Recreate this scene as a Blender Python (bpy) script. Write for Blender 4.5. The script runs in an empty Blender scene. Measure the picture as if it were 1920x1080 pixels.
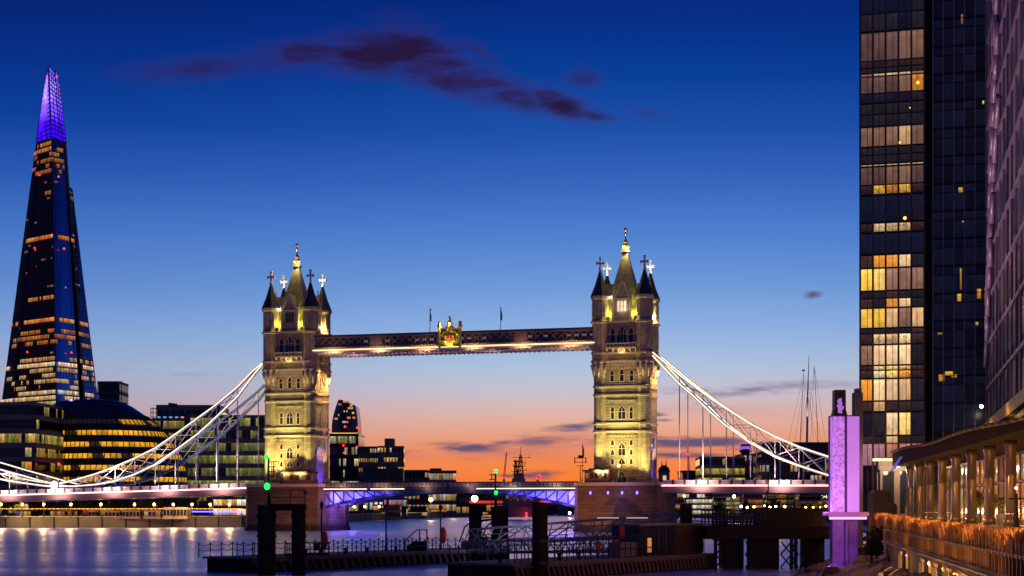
import bpy, math, random
from mathutils import Vector
R_ = math.radians
rnd = random.Random(11)
SC = bpy.context.scene
COL = SC.collection

# ------------------------------------------------------------------ camera, sky, sun, exposure
F = 2930.0; HY = 955.0; CAMZ = 5.6                      # focal length and horizon row in pixels of the 1920 px frame
cd = bpy.data.cameras.new('camera'); cam = bpy.data.objects.new('camera', cd); COL.objects.link(cam)
cam.location = (0, 0, CAMZ); cam.rotation_euler = (R_(90), 0, 0)
cd.sensor_width = 36; cd.lens = F/1920*36; cd.shift_y = (HY-540)/1920; cd.clip_start = 0.5; cd.clip_end = 30000
SC.camera = cam
SC.view_settings.view_transform = 'Standard'; SC.view_settings.look = 'None'
SC.view_settings.exposure = 0.0; SC.view_settings.gamma = 1.0; SC.view_settings.use_curve_mapping = False
SC.cycles.max_bounces = 6; SC.cycles.diffuse_bounces = 2; SC.cycles.glossy_bounces = 3
SC.cycles.sample_clamp_indirect = 6.0

def lin(r, g, b):
    f = lambda c: (c/255/12.92 if c/255 <= .04045 else ((c/255+.055)/1.055)**2.4)
    return (f(r), f(g), f(b))

class NT:                                               # tiny node-tree helper
    def __init__(s, nt): s.n = nt.nodes; s.l = nt.links
    def new(s, t, **k):
        nd = s.n.new(t)
        for a, v in k.items(): setattr(nd, a, v)
        return nd
    def put(s, sock, v):
        if isinstance(v, bpy.types.NodeSocket): s.l.new(v, sock)
        elif v is not None:
            if hasattr(sock.default_value, '__len__') and not hasattr(v, '__len__'): v = (v,)*len(sock.default_value)
            if hasattr(sock.default_value, '__len__') and len(sock.default_value) == 4 and len(v) == 3: v = (*v, 1)
            sock.default_value = v
    def m(s, op, a, b=None, c=None, clamp=False):
        nd = s.new('ShaderNodeMath', operation=op, use_clamp=clamp)
        for i, v in enumerate((a, b, c)): s.put(nd.inputs[i], v)
        return nd.outputs[0]
    def mix(s, f, a, b, blend='MIX'):
        nd = s.new('ShaderNodeMix', data_type='RGBA', blend_type=blend); nd.clamp_factor = True
        s.put(nd.inputs[0], f); s.put(nd.inputs[6], a); s.put(nd.inputs[7], b)
        return nd.outputs[2]
    def ramp(s, f, stops, interp='LINEAR'):
        nd = s.new('ShaderNodeValToRGB'); cr = nd.color_ramp; cr.interpolation = interp
        while len(cr.elements) > 1: cr.elements.remove(cr.elements[-1])
        for i, (p, c) in enumerate(stops):
            e = cr.elements[0] if i == 0 else cr.elements.new(p)
            e.position = p; e.color = (*c, 1) if hasattr(c, '__len__') else (c, c, c, 1)
        s.put(nd.inputs[0], f); return nd.outputs[0]
    def noise(s, vec, scale, detail=3, rough=.55):
        nd = s.new('ShaderNodeTexNoise'); s.put(nd.inputs['Vector'], vec); nd.inputs['Scale'].default_value = scale
        nd.inputs['Detail'].default_value = detail; nd.inputs['Roughness'].default_value = rough
        return nd.outputs['Fac']

W = bpy.data.worlds.new("World"); SC.world = W; W.use_nodes = True
W.node_tree.nodes.clear(); w = NT(W.node_tree)
SUN_EL, SUN_AZ = R_(-2.0), R_(2.0)
tc = w.new('ShaderNodeTexCoord'); sx = w.new('ShaderNodeSeparateXYZ'); w.l.new(tc.outputs['Generated'], sx.inputs[0])
X, Y, Z = sx.outputs
hor = w.m('SQRT', w.m('ADD', w.m('MULTIPLY', X, X), w.m('MULTIPLY', Y, Y)))
hor = w.m('MAXIMUM', hor, .0001)
v = w.m('DIVIDE', Z, hor)                               # tangent of the elevation
u = w.m('ARCTAN2', X, Y)                                # azimuth from the view down the river
def px(y): return (HY-y)/F/0.4
pos = w.m('DIVIDE', v, 0.4, clamp=True)
glow = w.ramp(pos, [(0, lin(245,105,28)), (px(905), lin(250,124,44)), (px(862), lin(249,138,72)), (px(820), lin(238,160,124)),
    (px(778), lin(224,180,166)), (px(735), lin(200,192,206)), (px(690), lin(174,194,220)), (px(610), lin(138,174,224)), (px(540), lin(110,154,216)),
    (px(450), lin(80,130,208)), (px(350), lin(54,102,190)), (px(250), lin(26,80,170)), (px(150), lin(4,63,152)), (px(70), lin(0,50,140)), (px(0), lin(0,40,126)), (1, lin(0,28,96))])
side = w.ramp(pos, [(0, lin(205,110,80)), (px(905), lin(205,125,98)), (px(860), lin(200,140,126)), (px(815), lin(186,148,154)),
    (px(765), lin(164,156,182)), (px(700), lin(150,164,200)), (px(640), lin(128,158,208)), (px(550), lin(90,132,202)), (px(450), lin(66,112,192)),
    (px(350), lin(34,84,174)), (px(250), lin(0,58,150)), (px(150), lin(0,42,132)), (px(70), lin(0,34,116)), (px(0), lin(0,26,100)), (1, lin(0,20,78))])
back = w.ramp(pos, [(0, lin(112,100,138)), (.15, lin(88,96,152)), (.4, lin(44,74,150)), (1, lin(8,36,104))])
du = w.m('DIVIDE', w.m('SUBTRACT', u, 0.07), 0.30)
gf = w.m('EXPONENT', w.m('MULTIPLY', w.m('MULTIPLY', du, du), -1))
front = w.mix(gf, side, glow)
bf = w.new('ShaderNodeMapRange'); w.put(bf.inputs[0], w.m('ABSOLUTE', u)); bf.inputs[1].default_value = .6; bf.inputs[2].default_value = 1.9
sky = w.mix(bf.outputs[0], front, back)
# clouds: a drifting bank high up and low streaks over the sunset, laid out on the sky by azimuth and elevation
cv = w.new('ShaderNodeCombineXYZ'); w.put(cv.inputs[0], w.m('MULTIPLY', u, 1.0)); w.put(cv.inputs[1], w.m('MULTIPLY', v, 2.6))
n1 = w.noise(cv.outputs[0], 16, 6, .62); 
cv2 = w.new('ShaderNodeCombineXYZ'); w.put(cv2.inputs[0], w.m('MULTIPLY', u, 1.0)); w.put(cv2.inputs[1], w.m('MULTIPLY', v, 7.0))
n2 = w.noise(cv2.outputs[0], 26, 6, .62)
def blobs(lst):
    tot = None
    for (cx, cy, rx, ry, a, tilt) in lst:
        uu = w.m('SUBTRACT', u, math.atan((cx-960)/F)); vv = w.m('SUBTRACT', v, (HY-cy)/F)
        c, s = math.cos(R_(tilt)), math.sin(R_(tilt))
        p = w.m('DIVIDE', w.m('ADD', w.m('MULTIPLY', uu, c), w.m('MULTIPLY', vv, -s)), rx/F)
        q = w.m('DIVIDE', w.m('ADD', w.m('MULTIPLY', uu, s), w.m('MULTIPLY', vv, c)), ry/F)
        g = w.m('MULTIPLY', w.m('EXPONENT', w.m('MULTIPLY', w.m('ADD', w.m('MULTIPLY', p, p), w.m('MULTIPLY', q, q)), -1)), a)
        tot = g if tot is None else w.m('MAXIMUM', tot, g)
    return tot
hi = blobs([(370,143,150,26,.55,-8),(560,108,130,30,.85,-6),(700,105,120,42,1.0,0),(800,112,100,52,1.1,25),(850,150,90,38,1.05,15),
            (940,165,90,30,1.0,20),(1050,195,75,24,1.05,25),(1105,218,50,14,.8,5),(1090,150,38,24,.55,0),(1215,212,45,14,.5,10),
            (900,100,70,16,.5,35)])
rot = w.new('ShaderNodeMapping'); w.l.new(cv.outputs[0], rot.inputs[0]); rot.inputs['Rotation'].default_value = (0,0,R_(28)); rot.inputs['Scale'].default_value = (1.0,2.3,1)
n3 = w.noise(rot.outputs[0], 15, 7, .62)
fea = w.ramp(w.m('ADD', w.m('MULTIPLY', n1, .5), w.m('MULTIPLY', n3, .5)), [(.36, .0), (.50, .55), (.64, 1.0)])
hm = w.m('MULTIPLY', hi, w.m('ADD', w.m('MULTIPLY', fea, 1.05), w.m('MULTIPLY', hi, .30)))
hm = w.ramp(hm, [(.06, 0), (.3, .38), (.62, .78), (1.0, .96)])
hc = w.mix(w.m('MULTIPLY', hm, w.m('ADD', .35, fea)), lin(56,42,118), w.mix(n3, lin(18,14,50), lin(46,20,58)))
sky = w.mix(hm, sky, hc)
veil = blobs([(950,846,150,17,.75,0),(1050,822,110,16,.55,-2),(770,858,80,9,.5,-6),(1290,852,130,14,.6,0),(1350,770,120,10,.35,2),(480,850,160,20,.3,0)])
sky = w.mix(w.m('MULTIPLY', veil, w.ramp(n2, [(.3,.35),(.65,1)])), sky, lin(190,112,112))
lo = blobs([(870,838,75,10,.95,0),(930,832,60,7,.6,-8),(1072,802,50,8,1.0,-4),(1125,795,40,6,.8,0),(1010,828,110,14,.55,2),(1290,829,130,11,1.15,0),
            (1230,778,28,5,.8,0),(1245,788,20,4,.6,0),(1400,733,210,14,.55,-2),(1330,758,30,5,.5,0),(1010,891,45,10,1.0,0),(1290,855,120,8,.7,2),
            (1524,560,20,7,1.1,0),(960,891,35,6,.7,0),(1140,828,60,9,.9,-4),(905,862,60,5,.4,2),(1420,845,90,8,.5,0),(760,848,80,6,.35,-8),(330,706,200,10,.2,3)])
lm = w.m('MULTIPLY', lo, w.m('ADD', w.ramp(n2, [(.36,.1),(.6,1.05)]), w.m('MULTIPLY', lo, .3)))
lm = w.ramp(lm, [(.12, 0), (.4, .4), (.75, .85), (1, .95)])
sky = w.mix(lm, sky, w.mix(w.m('MULTIPLY', pos, 7), lin(84,62,92), lin(92,84,122)))
nz = w.new('ShaderNodeTexSky'); nz.sky_type = 'NISHITA'; nz.sun_disc = False; nz.sun_elevation = SUN_EL; nz.sun_rotation = SUN_AZ
nzs = w.mix(1.0, nz.outputs[0], (.006,.006,.006), 'MULTIPLY')
sky = w.mix(1.0, sky, nzs, 'ADD')
below = w.new('ShaderNodeMapRange'); w.put(below.inputs[0], Z); below.inputs[1].default_value = -.02; below.inputs[2].default_value = 0
bg = w.new('ShaderNodeBackground'); bg.inputs[1].default_value = 1.0
w.put(bg.inputs[0], w.mix(below.outputs[0], lin(40,40,60), sky))
w.l.new(bg.outputs[0], w.new('ShaderNodeOutputWorld').inputs[0])

sl = bpy.data.lights.new('sun', 'SUN'); sl.energy = .06; sl.angle = R_(12); sl.color = (1, .5, .25)
so = bpy.data.objects.new('sun', sl); COL.objects.link(so)
so.rotation_euler = Vector((-.03, -1, -.05)).to_track_quat('-Z', 'Y').to_euler(); so.location = (0, 600, 200)

# ------------------------------------------------------------------ helpers
def P(x, y, Yd): return Vector(((x-960)*Yd/F, Yd, CAMZ+(HY-y)*Yd/F))
ORG = {}
def thing(name, label, cat, loc=(0,0,0), rz=0.0, group=None):
    o = bpy.data.objects.new(name, None); COL.objects.link(o); o.empty_display_size = .3
    o.location = loc; o.rotation_euler = (0,0,rz); o['label'] = label; o['category'] = cat
    if group: o['group'] = group
    ORG[o.name] = Vector(loc) if not rz else Vector((0,0,0))
    return o
class MB:
    def __init__(s, xf=None): s.v = []; s.f = []; s.uv = {}; s.c = {}; s.xf = xf; s.sm = set()
    def a(s, *p):
        p = Vector(p[0]) if len(p) == 1 else Vector(p)
        if s.xf: p = Vector(s.xf(*p))
        s.v.append(p); return len(s.v)-1
    def face(s, pts, uv=None, col=None, smooth=False):
        i = tuple(s.a(p) for p in pts); s.f.append(i); k = len(s.f)-1
        if uv: s.uv[k] = uv
        if col: s.c[k] = col
        if smooth: s.sm.add(k)
    def box(s, x0, x1, y0, y1, z0, z1):
        if x0 > x1: x0, x1 = x1, x0
        if y0 > y1: y0, y1 = y1, y0
        b = [s.a(x, y, z) for z in (z0, z1) for (x, y) in ((x0,y0),(x1,y0),(x1,y1),(x0,y1))]
        for q in ((3,2,1,0),(4,5,6,7),(0,1,5,4),(1,2,6,5),(2,3,7,6),(3,0,4,7)): s.f.append(tuple(b[j] for j in q))
        return s
    def bar(s, p, q, w_, h_=None, up=(0,0,1)):            # rectangular bar from p to q
        p, q = Vector(p), Vector(q); d = (q-p).normalized(); h_ = h_ or w_
        up = Vector(up); sd = d.cross(up)
        if sd.length < 1e-3: sd = d.cross(Vector((1,0,0)))
        sd.normalize(); n = sd.cross(d)
        b = [s.a(c+sd*(w_/2*i)+n*(h_/2*j)) for c in (p, q) for (i, j) in ((-1,-1),(1,-1),(1,1),(-1,1))]
        for f in ((3,2,1,0),(4,5,6,7),(0,1,5,4),(1,2,6,5),(2,3,7,6),(3,0,4,7)): s.f.append(tuple(b[j] for j in f))
        return s
    def tube(s, p, q, r, r2=None, n=7):
        p, q = Vector(p), Vector(q); d = (q-p).normalized(); r2 = r if r2 is None else r2
        sd = d.orthogonal().normalized(); t = d.cross(sd)
        A = [s.a(p+(sd*math.cos(k*2*math.pi/n)+t*math.sin(k*2*math.pi/n))*r) for k in range(n)]
        B = [s.a(q+(sd*math.cos(k*2*math.pi/n)+t*math.sin(k*2*math.pi/n))*r2) for k in range(n)]
        for k in range(n):
            s.f.append((A[k],A[(k+1)%n],B[(k+1)%n],B[k])); s.sm.add(len(s.f)-1)
        s.f.append(tuple(A[::-1])); s.f.append(tuple(B)); return s
    def path(s, pts, r, n=6):
        for a, b in zip(pts, pts[1:]): s.tube(a, b, r, n=n)
        return s
    def lathe(s, cx, cy, prof, n=8, rot=.5, smooth=False, sy=1.0):  # prof: (z, r)
        rings = []
        for z, r in prof:
            rings.append([s.a(cx+r*math.cos((k+rot)*2*math.pi/n), cy+sy*r*math.sin((k+rot)*2*math.pi/n), z) for k in range(n)])
        for A, B in zip(rings, rings[1:]):
            for k in range(n):
                s.f.append((A[k],A[(k+1)%n],B[(k+1)%n],B[k]))
                if smooth: s.sm.add(len(s.f)-1)
        s.f.append(tuple(rings[0][::-1])); s.f.append(tuple(rings[-1])); return s
    def ball(s, c, r, n=10, sz=1.0):
        c = Vector(c); k = 6
        s.lathe(c.x, c.y, [(c.z-r*sz*math.cos(i*math.pi/k), max(r*math.sin(i*math.pi/k), r*.02)) for i in range(k+1)], n, 0, True); return s
    def prism(s, poly, z0, z1):                            # footprint extruded upwards
        A = [s.a(x, y, z0) for x, y in poly]; B = [s.a(x, y, z1) for x, y in poly]; n = len(poly)
        for k in range(n): s.f.append((A[k],A[(k+1)%n],B[(k+1)%n],B[k]))
        s.f.append(tuple(A[::-1])); s.f.append(tuple(B)); return s
    def slab(s, poly, f0, f1):                             # outline carried by two mapping functions (front, back)
        A = [s.a(f0(*p)) for p in poly]; B = [s.a(f1(*p)) for p in poly]; n = len(poly)
        for k in range(n): s.f.append((A[k],A[(k+1)%n],B[(k+1)%n],B[k]))
        s.f.append(tuple(A[::-1])); s.f.append(tuple(B)); return s
    def build(s, name, mat, parent=None, fix=True):
        me = bpy.data.meshes.new(name)
        o = bpy.data.objects.new(name, me); COL.objects.link(o)
        off = Vector((0,0,0))
        if parent is not None:
            o.parent = parent; off = ORG.get(parent.name, Vector((0,0,0)))
        elif s.v and fix:
            xs = [p.x for p in s.v]; ys = [p.y for p in s.v]; zs = [p.z for p in s.v]
            off = Vector(((min(xs)+max(xs))/2, (min(ys)+max(ys))/2, min(zs))); o.location = off
        if parent is not None: ORG[o.name] = off
        me.from_pydata([tuple(p-off) for p in s.v], [], s.f)
        me.uv_layers.new(name='UVMap')
        if s.c: me.color_attributes.new('lit', 'FLOAT_COLOR', 'CORNER')
        uvl = me.uv_layers['UVMap']; at = me.color_attributes['lit'] if s.c else None
        for k, pl in enumerate(me.polygons):
            if k in s.sm: pl.use_smooth = True
            if k in s.uv:
                for li, q in zip(pl.loop_indices, s.uv[k]): uvl.data[li].uv = q
            if at:
                c = s.c.get(k, (0,0,0))
                for li in pl.loop_indices: at.data[li].color = (*c, 1)
        if isinstance(mat, (list, tuple)):
            for m_ in mat: me.materials.append(m_)
        else: me.materials.append(mat)
        me.update(); return o
def tag(o, label=None, cat=None, group=None, kind=None):
    if label: o['label'] = label
    if cat: o['category'] = cat
    if group: o['group'] = group
    if kind: o['kind'] = kind
    return o
def dup(o, parent=None):
    c = o.copy(); COL.objects.link(c)
    if parent is not None: c.parent = parent
    for ch in list(o.children): dup(ch, c)
    return c
def lamp(name, loc, power, color, parent=None, target=None, angle=60, radius=.25, blend=.6):
    l = bpy.data.lights.new(name, 'SPOT' if target is not None else 'POINT'); l.energy = power; l.color = color; l.shadow_soft_size = radius
    o = bpy.data.objects.new(name, l); COL.objects.link(o); off = Vector((0,0,0))
    if parent is not None: o.parent = parent; off = ORG.get(parent.name, off)
    o.location = Vector(loc)-off
    if target is not None:
        l.spot_size = R_(angle); l.spot_blend = blend
        o.rotation_euler = (Vector(target)-Vector(loc)).to_track_quat('-Z', 'Y').to_euler()
    return o

# ------------------------------------------------------------------ materials
def mat(name, base, rough=.7, metal=0.0, vary=.25, scale=.8, bump=0.0, bscale=3.0, brick=None, emit=None, estr=0.0, sample='AUTO', spec=.35, coat=0, tide=None):
    m = bpy.data.materials.new(name); m.use_nodes = True; m.node_tree.nodes.clear(); t = NT(m.node_tree)
    b = t.new('ShaderNodeBsdfPrincipled'); o = t.new('ShaderNodeOutputMaterial'); t.l.new(b.outputs[0], o.inputs[0])
    b.inputs['Roughness'].default_value = rough; b.inputs['Metallic'].default_value = metal; b.inputs['Specular IOR Level'].default_value = spec
    b.inputs['Coat Weight'].default_value = coat
    co = t.new('ShaderNodeTexCoord').outputs['Object']
    n = t.noise(co, scale, 5, .6)
    colr = t.mix(n, tuple(c*(1-vary) for c in base), tuple(min(c*(1+vary), 1) for c in base))
    h = t.noise(co, bscale, 4, .6) if bump else None
    if brick:
        bw, bh, mort = brick
        s = t.new('ShaderNodeSeparateXYZ'); t.l.new(co, s.inputs[0]); c = t.new('ShaderNodeCombineXYZ')
        t.put(c.inputs[0], t.m('ADD', s.outputs[0], s.outputs[1])); t.put(c.inputs[1], s.outputs[2])
        k = t.new('ShaderNodeTexBrick'); t.l.new(c.outputs[0], k.inputs['Vector']); k.inputs['Scale'].default_value = 1
        k.inputs['Brick Width'].default_value = bw; k.inputs['Row Height'].default_value = bh; k.inputs['Mortar Size'].default_value = mort
        k.inputs['Color1'].default_value = (1,1,1,1); k.inputs['Color2'].default_value = (.62,.6,.58,1); k.inputs['Mortar'].default_value = (.38,.36,.34,1)
        k.inputs['Mortar Smooth'].default_value = .3; k.inputs['Bias'].default_value = -.2
        colr = t.mix(1.0, colr, k.outputs['Color'], 'MULTIPLY')
        hb = t.m('MULTIPLY', k.outputs['Fac'], -.8); h = hb if h is None else t.m('ADD', h, hb); bump = bump or .4
    if tide:                                            # weed and wet stain left by the tide
        sz = t.new('ShaderNodeSeparateXYZ'); t.l.new(co, sz.inputs[0])
        k2 = t.m('ADD', sz.outputs[2], t.m('MULTIPLY', t.noise(co, 1.3, 4, .7), 1.6)); colr = t.mix(t.ramp(t.m('DIVIDE', k2, tide*2), [(.42, 1), (.62, 0)]), colr, t.mix(n, (.014,.016,.008), (.035,.032,.014)))
    t.put(b.inputs['Base Color'], colr)
    if h is not None:
        bp = t.new('ShaderNodeBump'); bp.inputs['Strength'].default_value = min(bump, 1); bp.inputs['Distance'].default_value = .12
        t.l.new(h, bp.inputs['Height']); t.l.new(bp.outputs[0], b.inputs['Normal'])
    if emit:
        t.put(b.inputs['Emission Color'], emit); b.inputs['Emission Strength'].default_value = estr; m.cycles.emission_sampling = sample
    return m
def glow_mat(name, color, strength, sample='NONE', tex=0.0, tscale=4.0):
    m = bpy.data.materials.new(name); m.use_nodes = True; m.node_tree.nodes.clear(); t = NT(m.node_tree)
    e = t.new('ShaderNodeEmission'); o = t.new('ShaderNodeOutputMaterial'); t.l.new(e.outputs[0], o.inputs[0])
    e.inputs[1].default_value = strength; t.put(e.inputs[0], color)
    if tex:
        n = t.noise(t.new('ShaderNodeTexCoord').outputs['Object'], tscale, 3, .7)
        t.put(e.inputs[1], t.m('MULTIPLY', t.ramp(n, [(.3, 1-tex), (.7, 1)]), strength))
    m.cycles.emission_sampling = sample; return m
def window_mat(name, glass=(.012,.014,.022), rough=.1, inner=1.0, gain=1.0, iscale=2.2):   # lit windows: colour of each pane's room light in 'lit'
    m = bpy.data.materials.new(name); m.use_nodes = True; m.node_tree.nodes.clear(); t = NT(m.node_tree)
    b = t.new('ShaderNodeBsdfPrincipled'); o = t.new('ShaderNodeOutputMaterial'); t.l.new(b.outputs[0], o.inputs[0])
    t.put(b.inputs['Base Color'], glass); b.inputs['Roughness'].default_value = rough; b.inputs['Specular IOR Level'].default_value = .25
    at = t.new('ShaderNodeAttribute', attribute_name='lit'); uv = t.new('ShaderNodeTexCoord').outputs['UV']
    n = t.noise(uv, iscale, 4, .75); s = t.new('ShaderNodeSeparateXYZ'); t.l.new(uv, s.inputs[0])
    room = t.ramp(n, [(.34, 1-.75*inner), (.5, 1-.2*inner), (.66, 1+.35*inner)])
    fr = t.m('FRACT', s.outputs[1]); vert = t.ramp(fr, [(0, 1-.55*inner), (.45, 1-.15*inner), (.78, 1), (.86, 1+.5*inner), (1, 1)])
    t.put(b.inputs['Emission Color'], t.mix(1.0, t.mix(1.0, at.outputs['Color'], room, 'MULTIPLY'), vert, 'MULTIPLY'))
    b.inputs['Emission Strength'].default_value = gain
    m.cycles.emission_sampling = 'NONE'; return m

M = {}
M['stone'] = mat('tower_stone', (.34,.285,.165), .85, vary=.5, scale=.45, bump=.5, bscale=2, brick=(1.5,.55,.035))
M['ashlar'] = mat('dressed_stone', (.38,.32,.20), .8, vary=.42, scale=.7, bump=.25, bscale=4, brick=(1.1,.8,.02))
M['trim'] = mat('trim_stone', (.45,.39,.29), .8, vary=.2, scale=1.5, bump=.2)
M['granite'] = mat('pier_granite', (.15,.10,.07), .85, vary=.55, scale=.3, bump=.5, bscale=1.5, brick=(2.2,.85,.05), tide=2.4)
M['slate'] = mat('roof_slate', (.07,.06,.06), .6, vary=.4, scale=1.5, bump=.4, brick=(.8,.45,.03))
M['leadroof'] = mat('floodlit_tint_slate', (.17,.16,.09), .55, vary=.35, scale=.8, bump=.4, brick=(.9,.5,.03))  # slate again, with the greenish-yellow roof lighting put into its colour
M['gold'] = mat('gilded_metal', (.85,.55,.16), .35, 1.0, vary=.2, scale=3)
M['cream'] = mat('pale_stone_cross', (.7,.62,.48), .7, vary=.15)
M['bluesteel'] = mat('pale_blue_painted_steel', (.25,.40,.52), .45, .1, vary=.18, scale=.4, bump=.1)
M['whitesteel'] = mat('white_painted_steel', (.72,.68,.66), .45, .1, vary=.15, scale=.5)
M['navysteel'] = mat('dark_blue_painted_steel', (.03,.045,.12), .45, .2, vary=.3)
M['darkpaint'] = mat('maroon_grey_steel', (.10,.065,.075), .55, .2, vary=.3, scale=.6)
M['pinksteel'] = mat('pink_lit_parapet_paint', (.50,.44,.46), .5, .1, vary=.25, scale=1.2)
M['black'] = mat('black_weathered_timber', (.020,.015,.015), .85, vary=.6, scale=1.5, bump=.7, bscale=5, spec=.12)
M['pile'] = mat('rusty_steel_pile', (.045,.026,.019), .75, .1, vary=.65, scale=1.2, bump=.6, bscale=5, spec=.2, tide=2.2)
M['rail'] = mat('dark_rail_metal', (.03,.026,.03), .5, .5, vary=.3, scale=4)
M['gangway'] = mat('grey_gangway_steel', (.17,.15,.17), .5, .5, vary=.35, scale=1.5)
M['deck'] = mat('pontoon_deck_boards', (.09,.085,.09), .75, vary=.4, scale=2, bump=.3)
M['rubber'] = mat('fender_rubber', (.02,.017,.018), .75, vary=.4, scale=3, bump=.3)
M['red'] = mat('red_lifebuoy_plastic', (.5,.035,.02), .5, vary=.15)
M['concrete'] = mat('quay_concrete', (.16,.13,.10), .85, vary=.4, scale=.3, bump=.4)
M['paving'] = mat('quay_paving', (.22,.17,.13), .8, vary=.3, scale=.5, bump=.3, brick=(1.2,.9,.03))
M['brick'] = mat('quay_brick', (.16,.08,.05), .85, vary=.4, scale=.6, bump=.4, brick=(.9,.3,.03))
M['land'] = mat('bank_ground', (.07,.06,.05), .9, vary=.4, scale=.05)
M['office'] = mat('office_cladding', (.24,.15,.13), .6, .1, vary=.35, scale=.08)
M['brown'] = mat('brown_brick_block', (.27,.14,.11), .8, vary=.35, scale=.2)
M['pale'] = mat('pale_office_cladding', (.16,.12,.11), .7, vary=.3, scale=.2)
M['darkroof'] = mat('dark_roof_plant', (.10,.062,.062), .8, vary=.3, scale=.3)
M['mull'] = mat('dark_mullion', (.03,.028,.036), .45, .4, vary=.3)
M['bronze'] = mat('bronze_mullion', (.12,.08,.05), .4, .6, vary=.3)
M['glassdark'] = mat('dark_curtain_glass', (.010,.010,.016), .2, 0, vary=.4, scale=.15, spec=.18)
M['shardL'] = mat('shaded_facet_glass', (.045,.020,.034), .6, 0, vary=.45, scale=.05, spec=.1)  # spire glass, its dim plum side put into the colour
M['shardR'] = mat('sky_tinted_facet_glass', (.07,.20,.52), .16, 0.65, vary=.35, scale=.04, spec=.8)  # same spire glass, with the blue sky reflection put into its colour
M['slot'] = mat('tower_slot_dark', (.012,.008,.012), .7)
M['hallskin'] = mat('dark_hall_glazing', (.012,.012,.028), .15, .1, vary=.4, scale=.1, spec=.7)
M['hallwall'] = mat('hall_dark_band', (.06,.032,.028), .55, .2, vary=.3, scale=.2)
M['shipgrey'] = mat('ship_grey_paint', (.14,.11,.12), .6, vary=.3, scale=.2)
M['trunk'] = mat('dark_bark', (.05,.035,.025), .9, vary=.4, scale=3, bump=.4)
M['leafdark'] = mat('dark_leaves', (.025,.03,.014), .8, vary=.5, scale=1.2)
M['leafgold'] = mat('yellow_green_leaves', (.16,.13,.02), .7, vary=.4, scale=2)
M['reed'] = mat('dry_reed_stems', (.27,.13,.05), .8, vary=.5, scale=2.5)
M['rock'] = mat('bank_stones', (.12,.075,.05), .85, vary=.5, scale=1.1, bump=.7, bscale=3)
M['column'] = mat('polished_column_stone', (.15,.10,.07), .3, .25, vary=.3, scale=.6, coat=.3)
M['plumclad'] = mat('plum_brown_cladding', (.11,.075,.085), .6, .1, vary=.3, scale=.35, bump=.3, bscale=.5)
M['win'] = window_mat('lit_window_glass')
M['winfar'] = window_mat('far_window_glass', inner=1.0, iscale=1.1, gain=1.0)
M['winflat'] = window_mat('blind_window_glass', inner=.5, iscale=1.5, rough=.16)
M['led'] = glow_mat('warm_white_led_strip', lin(255,214,178), 2.6, 'AUTO')
M['ledpink'] = glow_mat('pinkish_white_led_strip', lin(255,196,186), 3.0, 'AUTO')
M['ledwalk'] = glow_mat('golden_led_strip', lin(255,206,140), 3.2, 'AUTO', .3, .6)
M['ledblue'] = glow_mat('violet_blue_lamp', lin(110,90,255), 5, 'NONE')
M['bulb'] = glow_mat('warm_lamp_globe', lin(255,190,90), 40, 'NONE')
M['bulbwhite'] = glow_mat('white_lamp_globe', lin(255,235,200), 60, 'NONE')
M['bulbsmall'] = glow_mat('amber_string_light', lin(255,170,60), 3.5, 'NONE', .5, .8)
M['green'] = glow_mat('green_signal_lamp', lin(20,255,70), 5, 'NONE')
M['redlamp'] = glow_mat('red_warning_lamp', lin(255,30,40), 8, 'NONE')
M['redled'] = glow_mat('red_bridge_led', lin(255,70,50), 1.1, 'NONE', .5, .05)
M['pinkled'] = glow_mat('pink_bridge_led', lin(255,60,150), 1.3, 'NONE', .3, .05)
M['violetled'] = glow_mat('violet_pylon_light', lin(225,130,255), 3.2, 'AUTO')

WARM = [lin(255,190,90), lin(255,205,120), lin(255,165,60), lin(255,225,170)]
YEL = [lin(235,205,60), lin(215,190,70), lin(250,215,90), lin(190,170,60)]
AMB = [lin(255,150,40), lin(255,120,30), lin(255,175,70)]
GRN = [lin(190,195,80), lin(215,205,90), lin(150,165,70), lin(235,220,130)]
WHT = [lin(255,238,205), lin(255,225,180), lin(240,240,225)]

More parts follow.
